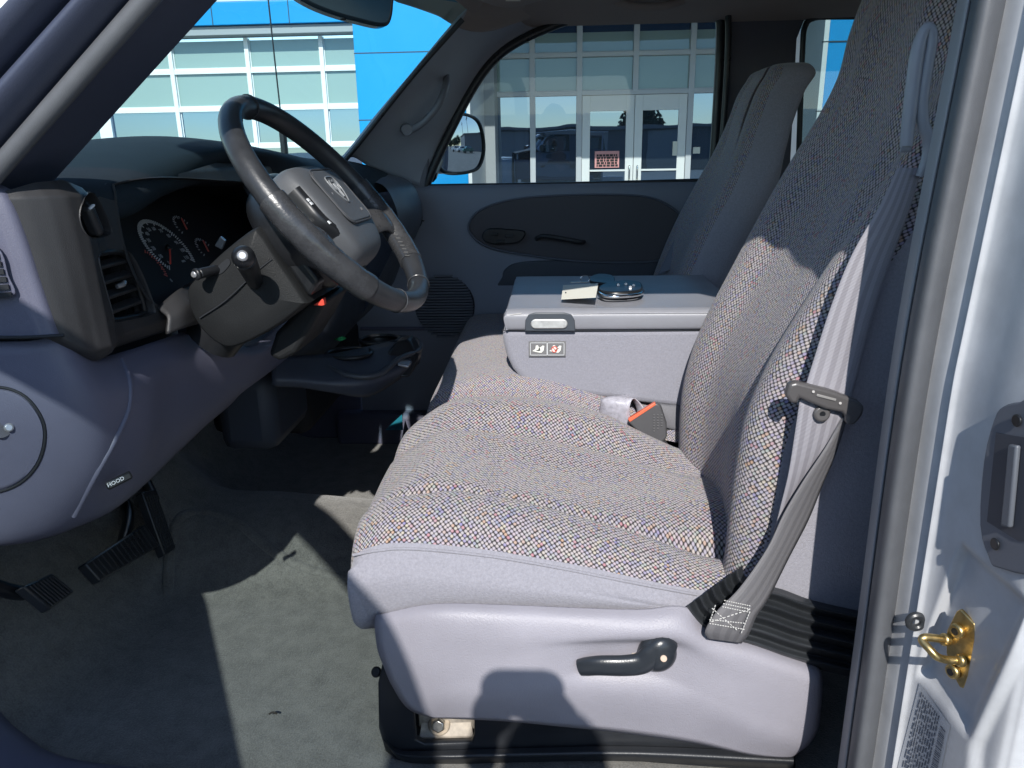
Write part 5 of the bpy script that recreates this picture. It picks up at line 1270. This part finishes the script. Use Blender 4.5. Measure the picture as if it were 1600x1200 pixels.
def xst(q):
    def ln(a, b, n):
        A = at(*a, Y=.8825); B = at(*b, Y=.8835)
        for k in range(n):
            add_tube(q, [A.lerp(B, (k+.15)/n), A.lerp(B, (k+.75)/n)], .0007, 6)
    for r in (0, 5, 10): ln((1131-r*.3, 938+r), (1173, 947+r), 12)
    for r in (0, 6): ln((1108, 968+r), (1164, 974+r*1.6), 14)
    ln((1112, 950), (1152, 985), 10); ln((1172, 952), (1110, 972), 10); ln((1172, 955), (1158, 990), 8); ln((1118, 945), (1109, 972), 6)
merge('cross_stitching', xst, STITCH, db, 0)
# tongue
TG = mat('tongue_plastic', (.085, .08, .08), .32, bump=.15, bscale=300)
tp = [(1234, 600), (1246, 597), (1300, 611), (1340, 626), (1352, 636), (1348, 650), (1336, 665), (1322, 664), (1324, 652), (1316, 645), (1290, 640), (1262, 628), (1250, 622), (1246, 632), (1236, 630), (1228, 618)]
tg = prism('belt_tongue', [at(x, y, Y=.892) for x, y in tp], (0, .014, 0), TG, db, .004, label='dark grey plastic belt tongue')
box('slot_mark', (-.012, -.001, -.0015), (.012, .001, .0015), mat('tongue_mark', (.25, .24, .23), .4), tg, .0005, M=frame(at(1291, 621, Y=.8915), (1, 0, -.27), (0, 1, 0)))
for (px, py) in ((1271, 612), (1313, 630)): cyl('pip', at(px, py, Y=.893), at(px, py, Y=.890), .0016, mat('tongue_pip', (.4, .38, .36), .5), tg, bevel=0)
b0 = at(1283, 646, Y=.902); cyl('stop_button', b0, b0+V(0, -.005, .001), .0105, TG, db, r2=.0095); cyl('button_dimple', b0+V(0, -.005, .001), b0+V(0, -.0055, .001), .0035, BLACK, db, bevel=0)

# ------------------------------------------------------------------ middle seat cushion and folded console
ms_ = thing('middle_seat', 'middle bench cushion in light woven cloth under the grey folding console', 'seat', (0, 1.65, .7))
zm = lambda x: interp([(-.26, 1.115), (-.23, 1.148), (-.17, 1.172), (-.11, 1.18), (0, 1.165), (.1, 1.13), (.2, 1.10), (.32, 1.08)], x)
rows = []
for dx, dr in ((.03, .16), (-.006, .13), (-.016, .08), (-.012, .03)):
    rows.append([V(-.245+dx, y, zm(-.25)-dr-c) for y, c in ((1.425, .03), (1.44, .008), (1.48, 0), (1.6, 0), (1.75, -.003), (1.84, .006), (1.87, .05))])
for x in (-.235, -.20, -.15, -.08, 0, .08, .16, .24, .30): rows.append([V(x, y, zm(x)-c) for y, c in ((1.425, .05), (1.44, .012), (1.48, 0), (1.6, 0), (1.75, -.003), (1.84, .006), (1.87, .05))])
patch('cushion', rows, WVF, ms_, sub=5)
box('base', (-.2, 1.44, .72), (.32, 1.85, 1.03), BASE, ms_, .02)
co = thing('folding_console', 'grey centre console armrest folded down, velour sides with a padded vinyl lid', 'console', (0.1, 1.6, 1.15))
Yc = 1.452
body = [(784, 516), (786, 535), (791, 556), (800, 576), (814, 594), (832, 604), (880, 613), (940, 622), (1010, 631), (1090, 640), (1200, 640), (1200, 512), (1000, 514)]
bpts = [at(x, y, Y=Yc) for x, y in body]
prism('body', bpts, (0, .41, 0), VELB, co, .012, seg=4, label='grey velour console body')
lidpts = [(783, 513), (783, 500), (785, 490), (792, 484), (810, 484), (1000, 487), (1200, 488), (1200, 514), (1000, 516)]
def lidrow(Y, dz, dxl):
    return [at(x, y, Y=Yc)+V(dxl*(1 if i < 4 else 0), Y-Yc, dz*(1 if 2 <= i <= 6 else 0)) for i, (x, y) in enumerate(lidpts)]
top_l, top_r = at(800, 484, Y=Yc), at(1200, 488, Y=Yc)
zL = top_l.z; 
xl = at(783, 500, Y=Yc).x; xr2 = .38; zb = at(1000, 515, Y=Yc).z
rows = []
for Y, ins_, dz in ((Yc+.004, .010, -.040), (Yc-.006, .004, -.0375), (Yc-.010, 0, -.016), (Yc-.006, .0, -.006), (Yc+.006, .004, 0), (Yc+.03, .006, .003), (Yc+.2, .006, .005), (Yc+.37, .006, .003), (Yc+.40, .006, 0), (Yc+.415, .004, -.008), (Yc+.415, .004, -.028)):
    z = zL+dz+.001
    r = []
    cr_ = .028 if abs(Y-Yc-.2) > .1 else 0
    for k, (fx, fz) in enumerate(((0.004, -.038), (0, -.016), (.006, -.003), (.02, 0), (.15, 0), (.3, 0), (.45, 0))):
        r.append(V(xl+ins_+fx+(.006 if Y < Yc+.0 or Y > Yc+.40 else 0), Y, min(z, zL+fz)))
    rows.append(r)
patch('lid', rows, VINYL, co, sub=5, label='padded grey vinyl console lid with stitched edge')
tube('lid_seam', [at(784, 516, Y=Yc-.001), at(900, 517, Y=Yc-.001), at(1200, 515, Y=Yc-.001)], .0010, DARK, co, n=8)
tube('lid_stitch', [at(797, 492, Y=Yc-.010), at(815, 489.5, Y=Yc-.009)], .0008, STITCH, co, n=6)
tube('lid_welt', [at(895, 490, Y=Yc-.008), at(1000, 489, Y=Yc-.008), at(1200, 489, Y=Yc-.008)], .0016, VINYL, co, n=8)
lcn = at(858, 505, Y=Yc-.010)
lf = merge('latch', lambda q: add_prism(q, [at(x, y, Y=Yc-.009) for x, y in ((820, 517), (821, 500), (826, 491), (836, 488), (882, 488), (893, 491), (898, 500), (899, 517))], (0, -.004, 0)), mat('latch_frame', (.06, .07, .085), .4), co, .002, label='silver oval console latch in a dark frame')
sil = [(lcn.x+a, lcn.z+b) for a, b in rrect(0, 0, .070, .0185, .009)]
merge('latch_button', lambda q: add_prism(q, [V(a, Yc-.0132, b) for a, b in sil], (0, -.004, 0)), mat('brushed_silver', (.62, .63, .62), .42, .5, var=.12, vscale=70), lf, .002)
# warning label with two pictograms
lcw = at(855, 545, Y=Yc-.004)
wl = box('warning_label', (-.036, -.0008, -.0155), (.036, .0008, .0155), mat('label_grey', (.17, .17, .175), .5), co, .0006, M=Matrix.Translation(lcw), label='grey label with two white occupant pictograms, one crossed in red')
def wlb(q):
    for (a, b, c_, d) in ((-.033, .0118, .033, .0126), (-.033, -.0126, .033, -.0118), (-.033, -.0126, -.0322, .0126), (.0322, -.0126, .033, .0126), (-.0008, -.0126, .0008, .0126)):
        add_box(q, (lcw.x+a, lcw.y-.0016, lcw.z+b), (lcw.x+c_, lcw.y-.0010, lcw.z+d))
merge('label_border', wlb, WINK, wl, 0)
def blob(q, cx_, s=1):
    add_prism(q, [V(lcw.x+cx_+a*.001, lcw.y-.0012, lcw.z+b*.001) for a, b in ((-12, -4), (-6, 0), (-5, 7), (-1, 7.5), (1, 3), (5, 4), (8, 7), (11.5, 6), (10, -3), (6, -7.5), (0, -7), (-6, -5.5))], (0, -.0006, 0))
merge('pictogram', lambda q: (blob(q, -.017), blob(q, .016)), mat('pict_white', (.75, .75, .70), .6), wl, 0)
merge('pictogram_figure', lambda q: (add_prism(q, [V(lcw.x-.017+a*.001, lcw.y-.0018, lcw.z+b*.001) for a, b in ((-5, -3), (0, -1), (1, 3.5), (3, 2), (4, -3), (0, -4))], (0, -.0004, 0)), add_prism(q, [V(lcw.x+.016+a*.001, lcw.y-.0018, lcw.z+b*.001) for a, b in ((-2, -2), (2, 0), (3, 7), (4.5, 1), (9, 3), (4, -1), (1, -4))], (0, -.0004, 0))), mat('pict_dark', (.06, .07, .06), .6), wl, 0)
rg = [V(lcw.x+.014+math.cos(a)*.0052, lcw.y-.0024, lcw.z-.0005+math.sin(a)*.0058) for a in [2*math.pi*k/20 for k in range(20)]]
merge('prohibition_ring', lambda q: (add_tube(q, rg, .0008, 6, True), add_tube(q, [rg[7], rg[17]], .0008, 6)), REDINK, wl, 0)

# buckle and its belt loop
bk_ = thing('belt_buckle', 'dark grey seat belt buckle with a red release button lying between cushion and console', 'buckle', tuple(at(1012, 665, Y=1.40)))
bpq = [(979, 658), (1026, 629), (1032, 634), (1041, 662), (1042, 684), (1034, 693), (1014, 692)]
BK = mat('buckle_plastic', (.085, .085, .09), .45, bump=.2, bscale=500, var=.06)
prism('body', [at(x, y, Y=1.392) for x, y in bpq], (.004, .022, -.004), BK, bk_, .004)
prism('release_button', [at(x, y, Y=1.3905) for x, y in ((981, 655), (1023, 629), (1025, 633), (984, 660))], (.002, .016, -.002), mat('orange_red', (.80, .16, .08), .4), bk_, .0015)
def bt(q):
    for r in range(3):
        for k in range(7-r):
            a = at(1022+r*6, 648+k*4.2, Y=1.3902); add_box(q, (a.x-.0016, a.y-.0008, a.z-.0011), (a.x+.0014, a.y+.0004, a.z+.0008))
merge('moulded_text', bt, mat('mould_text', (.14, .14, .145), .5), bk_, 0)
tube('stalk', [at(1028, 688, Y=1.40), at(1038, 700, Y=1.41), at(1046, 712, Y=1.42)], .011, mat('stalk_dark', (.05, .05, .055), .4), bk_); cyl('rivet', at(1028, 697, Y=1.392), at(1028, 697, Y=1.388), .0055, METAL, bk_)
lb_ = thing('lap_belt_loop', 'shiny grey webbing loop poking up between the middle seat and driver seat', 'seat belt', tuple(at(965, 640, Y=1.42)))
SB = mat('shiny_webbing', (.42, .41, .46), .3, bump=.5, bscale=500, var=.25, vscale=90)
patch('webbing', [[at(935, 655, Y=1.44), at(937, 638, Y=1.43), at(943, 622, Y=1.425), at(968, 618, Y=1.445), at(985, 618, Y=1.46), at(998, 634, Y=1.455), at(1000, 640, Y=1.44)], [at(945, 662, Y=1.425), at(948, 645, Y=1.415), at(955, 627, Y=1.41), at(972, 620, Y=1.425), at(988, 625, Y=1.43), at(996, 642, Y=1.425), at(990, 652, Y=1.42)], [at(985, 672, Y=1.41), at(984, 655, Y=1.405), at(984, 636, Y=1.40), at(988, 624, Y=1.405), at(994, 624, Y=1.41), at(1005, 636, Y=1.41), at(1010, 650, Y=1.41)]], SB, lb_, sub=5, thick=.0012, off=0)
patch('webbing_tail', [[at(1020, 628, Y=1.45), at(1045, 632, Y=1.45), at(1090, 634, Y=1.46)], [at(1030, 640, Y=1.44), at(1050, 648, Y=1.44), at(1090, 652, Y=1.45)], [at(1040, 668, Y=1.42), at(1056, 672, Y=1.43), at(1090, 680, Y=1.44)]], mat('dark_webbing', (.14, .14, .155), .5, bump=.4, bscale=600), lb_, sub=4, thick=.0012, off=0)

# keys on the lid
ZL = zL+.0075
kt = thing('paper_key_tag', 'blank cream paper key tag lying on the console lid', 'tag', tuple(at(908, 457, Z=ZL)))
tq = [at(877, 468, Z=ZL+.001), at(880, 446, Z=ZL+.004), at(935, 443, Z=ZL+.016), at(931, 465, Z=ZL+.012)]
bm = bmesh.new(); vs = [bm.verts.new(p) for p in tq]; bm.faces.new(vs); o = finish('card', bm, PAPER, kt, False); m_ = o.modifiers.new('s', 'SOLIDIFY'); m_.thickness = .0006
cyl('hole', at(884, 457, Z=ZL+.0045), at(884, 457, Z=ZL+.0060), .0015, BLACK, kt, bevel=0)
fb = thing('key_fob', 'black and silver key fob lying on the console lid', 'key fob', tuple(at(965, 452, Z=ZL)))
fpts = [(934, 457), (948, 449), (975, 445), (998, 447), (1004, 454), (1000, 461), (978, 464), (948, 464)]
prism('case', [at(x, y, Z=ZL+.001) for x, y in fpts], (0, 0, .011), BLACK, fb, .004, smooth_sub=3)
tube('silver_edge', [at(x, y, Z=ZL+.006) for x, y in ((936, 458), (948, 463), (976, 463), (999, 460), (1005, 454))], .0035, CHROME, fb)
for (px, py) in ((966, 445), (978, 444), (990, 446), (985, 449)): cyl('button', at(px, py, Z=ZL+.012), at(px, py, Z=ZL+.0135), .0035, SILVER, fb, bevel=.0008)
box('side_panel', (-.014, -.001, -.003), (.014, .001, .003), mat('fob_grey', (.12, .12, .12), .4), fb, .0008, M=frame(at(970, 461, Z=ZL+.005)+V(0, -.003, 0), (1, 0, 0), (0, 1, 0)))
ky = thing('truck_key', 'black headed key on a split ring beside the paper tag', 'key', tuple(at(925, 440, Z=ZL)))
prism('key_head', [at(x, y, Z=ZL+.004) for x, y in ((922, 437), (935, 432), (955, 434), (961, 440), (958, 447), (935, 446), (922, 443))], (0, 0, .007), BLACK, ky, .002, smooth_sub=2)
box('blade', (-.02, -.004, -.001), (.02, .004, .001), METAL, ky, .0005, M=frame(at(905, 441, Z=ZL+.006), (1, .1, 0), (0, 1, 0)))
tube('split_ring', [at(914, 436, Z=ZL+.012)+V(math.cos(a)*.010, .003*math.cos(a), math.sin(a)*.008) for a in [2*math.pi*k/16 for k in range(16)]], .0009, CHROME, ky, sub=2, closed=True, n=8)

# ------------------------------------------------------------------ passenger seat
ps = thing('passenger_seat', 'passenger seat backrest in shade with a dark woven bolster and high headrest', 'seat', (.5, 2.05, .7))
PF = [(1.0, .25), (1.15, .26), (1.274, .295), (1.40, .345), (1.50, .395), (1.60, .44), (1.68, .465), (1.74, .485), (1.78, .52)]
def prow(z):
    x = interp(PF, z); hd = min(1, max(0, (z-1.50)/.16)); yl = 1.88+.05*hd; yr = 2.27-.06*hd; back = x+.13-.03*hd
    return [V(back+.01, yl+.09, z), V(back, yl+.03, z), V(x+.10, yl, z), V(x+.05, yl-.004, z), V(x+.012, yl+.008, z), V(x, yl+.045, z), V(x+.012, yl+.09, z), V(x+.024*(1-hd), (yl+yr)/2-.05, z), V(x+.024*(1-hd), (yl+yr)/2+.05, z), V(x+.012, yr-.08, z), V(x, yr-.04, z), V(x+.015, yr-.006, z), V(x+.08, yr, z), V(back, yr-.03, z)]
rows = [prow(z) for z in (1.0, 1.1, 1.2, 1.3, 1.4, 1.5, 1.58, 1.66, 1.72, 1.755)]
rows.append([V(p.x*.75+.25*.56, 2.07+(p.y-2.07)*.86, 1.778) for p in rows[-1]]); rows.append([V(p.x*.3+.7*.57, 2.07+(p.y-2.07)*.45, 1.786) for p in rows[-2]])
patch('backrest', rows, [WVF, VEL], ps, sub=5, pick=lambda v, u: 0 if .28 < u < .85 else 1)
rows = []
for dx, dr in ((.03, .15), (-.01, .12), (-.02, .06), (-.01, .01)): rows.append([V(-.25+dx, y, 1.12-dr-c) for y, c in ((1.88, .08), (1.89, .01), (2.0, 0), (2.2, 0), (2.28, .01), (2.29, .06))])
for x in (-.22, -.1, .05, .2, .35): rows.append([V(x, y, 1.13-.06*max(0, x+.1)-c) for y, c in ((1.88, .08), (1.89, .01), (2.0, 0), (2.2, 0), (2.28, .01), (2.29, .06))])
patch('cushion', rows, [WVF], ps, sub=4)
box('base', (-.2, 1.9, .72), (.35, 2.27, 1.0), BASE, ps, .02)
pb_ = thing('passenger_seat_belt', 'dark seat belt running down beside the far door pillar', 'seat belt', tuple(at(1100, 320, Y=2.2)))
ribbon('webbing', [at(1138, 232, Y=2.31), at(1105, 290, Y=2.26), at(1070, 360, Y=2.20), at(1040, 425, Y=2.14)], [V(1, -.1, .45)]*4, [.012, .03, .045, .045], mat('belt_shade', (.16, .17, .21), .6), pb_)
tube('guide_ring', [at(1140, 232, Y=2.31), at(1128, 252, Y=2.29), at(1112, 272, Y=2.28), at(1106, 280, Y=2.28)], .005, BLACK, pb_)
cyl('metal_rivet', at(1122, 262, Y=2.27), at(1122, 262, Y=2.265), .004, METAL, pb_)

# ------------------------------------------------------------------ open driver door, left of the photographer
H = V(-.94, .72, 0); DA = R(DOOR_A if 'DOOR_A' in globals() else 60)
dirv = V(math.cos(DA), -math.sin(DA), 0)
dnv = V(-math.sin(DA), -math.cos(DA), 0)
dd = thing('driver_door', 'open white driver door standing out to the left of the cab', 'door', (-.94, .72, .6))
def dp(s, z, n=0): return H + dirv*s + dnv*n + V(0, 0, z)
Ld = 1.53
prism('door_shell', [dp(.02, .62), dp(Ld-.02, .62), dp(Ld, .7), dp(Ld, 1.46), dp(.05, 1.48), dp(0, 1.40)], dnv*.07, WHITE, dd, .02)
prism('inner_trim', [dp(.08, .68), dp(Ld-.08, .68), dp(Ld-.05, .8), dp(Ld-.05, 1.44), dp(.1, 1.45)], dnv*-.03, LILAC, dd, .015)
fo_ = [(.12, 1.47), (.26, 1.60), (.42, 1.76), (.56, 1.90), (.68, 1.955), (.85, 2.005), (1.1, 2.03), (1.30, 2.045), (1.42, 2.03), (1.485, 1.94), (1.50, 1.80), (1.50, 1.46)]
tube('window_frame', [dp(s, z, .03) for s, z in fo_], .042, WHITE, dd, n=12)
bm = bmesh.new(); vs = [bm.verts.new(dp(s, z, .03)) for s, z in fo_]; bm.faces.new(vs); finish('door_glass', bm, SIDEG, dd, False)
tube('pull_handle', [dp(.75, 1.28, -.03), dp(.8, 1.30, -.07), dp(1.0, 1.30, -.07), dp(1.05, 1.28, -.03)], .014, BLACK, dd)

# ------------------------------------------------------------------ the photographer, standing behind the camera
def skin_obj(name, verts, edges, radii, m, parent, root=0, sub=2):
    me = bpy.data.meshes.new(name); me.from_pydata([tuple(v) for v in verts], edges, [])
    o = bpy.data.objects.new(name, me); COL.objects.link(o); o.parent = parent; o.location = -wloc(parent)
    md = o.modifiers.new('skin', 'SKIN'); md.use_smooth_shade = True
    for i, v in enumerate(me.skin_vertices[0].data): v.radius = radii[i]; v.use_root = (i == root)
    sb = o.modifiers.new('sub', 'SUBSURF'); sb.levels = sub; sb.render_levels = sub
    me.materials.append(m); return o
pe = thing('person', 'person in a dark jacket and jeans holding up a phone beside the open cab', 'person', (0, -.5, 0))
JK = mat('jacket', (.03, .035, .05), .9); JN = mat('jeans', (.05, .07, .12), .9); SK = mat('skin', (.45, .28, .2), .6); HR = mat('hair', (.04, .025, .02), .8)
bv = [(0, -.52, .98), (0, -.53, 1.15), (0, -.52, 1.38), (0, -.50, 1.50), (0, -.47, 1.58), (0, -.44, 1.70),
      (.19, -.50, 1.44), (.25, -.36, 1.25), (.04, -.10, 1.49), (-.19, -.50, 1.44), (-.25, -.36, 1.25), (-.12, -.10, 1.49),
      (.11, -.52, .90), (.13, -.50, .50), (.13, -.53, .09), (.14, -.42, .04), (-.11, -.52, .90), (-.13, -.50, .50), (-.13, -.53, .09), (-.14, -.42, .04)]
be = [(0, 1), (1, 2), (2, 3), (3, 4), (4, 5), (2, 6), (6, 7), (7, 8), (2, 9), (9, 10), (10, 11), (0, 12), (12, 13), (13, 14), (14, 15), (0, 16), (16, 17), (17, 18), (18, 19)]
brd = [(.17, .11), (.15, .10), (.18, .11), (.09, .07), (.055, .055), (.085, .10), (.075, .07), (.05, .05), (.03, .03), (.075, .07), (.05, .05), (.03, .03), (.095, .09), (.065, .065), (.045, .045), (.045, .04), (.095, .09), (.065, .065), (.045, .045), (.045, .04)]
body_ = skin_obj('body', bv, be, brd, SK, pe)
def shell(nm, idx, grow, m):
    mp = {k: i for i, k in enumerate(idx)}
    return skin_obj(nm, [bv[k] for k in idx], [(mp[a], mp[b]) for a, b in be if a in mp and b in mp], [(brd[k][0]+grow, brd[k][1]+grow) for k in idx], m, pe)
shell('jacket', [0, 1, 2, 3, 6, 7, 8, 9, 10, 11], .012, JK); shell('jeans', [0, 12, 13, 14, 16, 17, 18], .012, JN)
bm = bmesh.new(); bmesh.ops.create_uvsphere(bm, u_segments=24, v_segments=16, radius=.105, matrix=Matrix.Translation((0, -.46, 1.76)) @ Matrix.Diagonal((.8, 1, 1.1, 1))); finish('hair', bm, HR, pe)
ph = thing('smartphone', 'dark smartphone held sideways in both hands of the photographer', 'phone', (-.03, -.02, 1.59))
prism('case', [V(a-.045, -.030, b+1.583) for a, b in rrect(0, 0, .118, .080, .030)], (0, .008, 0), BLACK, ph, .003)
for sx in (-1, 1):
    wx = .052*sx-.045
    hv = [(.08*sx-.04, -.10, 1.49), (wx+.004*sx, -.06, 1.54)]; heg = [(0, 1)]; hr_ = [(.026, .03), (.032, .022)]
    for f in range(4):
        z = 1.520+.017*f; k = len(hv)
        hv += [(wx+.012*sx, -.04, z), (wx-.004*sx, -.014 if f < 4 else 0, z+.004), (wx-.026*sx, -.012, z+.002-.002*f)]
        heg += [(1, k), (k, k+1), (k+1, k+2)]; hr_ += [(.010, .010), (.009, .009), (.007, .007)]
    k = len(hv); hv += [(wx-.005*sx, -.065, 1.545), (wx-.035*sx, -.045, 1.553)]; heg += [(1, k), (k, k+1)]; hr_ += [(.011, .011), (.009, .009)]
    skin_obj('hand', hv, heg, hr_, SK, pe)

# mirror on the open driver door
dm_ = prism('door_mirror', [dp(.20, 1.50, .05), dp(.20, 1.72, .05), dp(.36, 1.74, .05), dp(.40, 1.66, .05), dp(.38, 1.50, .05)], dnv*.10, BLACK, dd, .02)

tw = tube('dry_twig', [at(420, 1116, Z=.712), at(426, 1113, Z=.713), at(433, 1115, Z=.712)], .0016, mat('twig', (.03, .025, .02), .9), None, n=6)
tag(tw, 'tiny dark dry twig lying on the sunlit patch of carpet', 'twig')
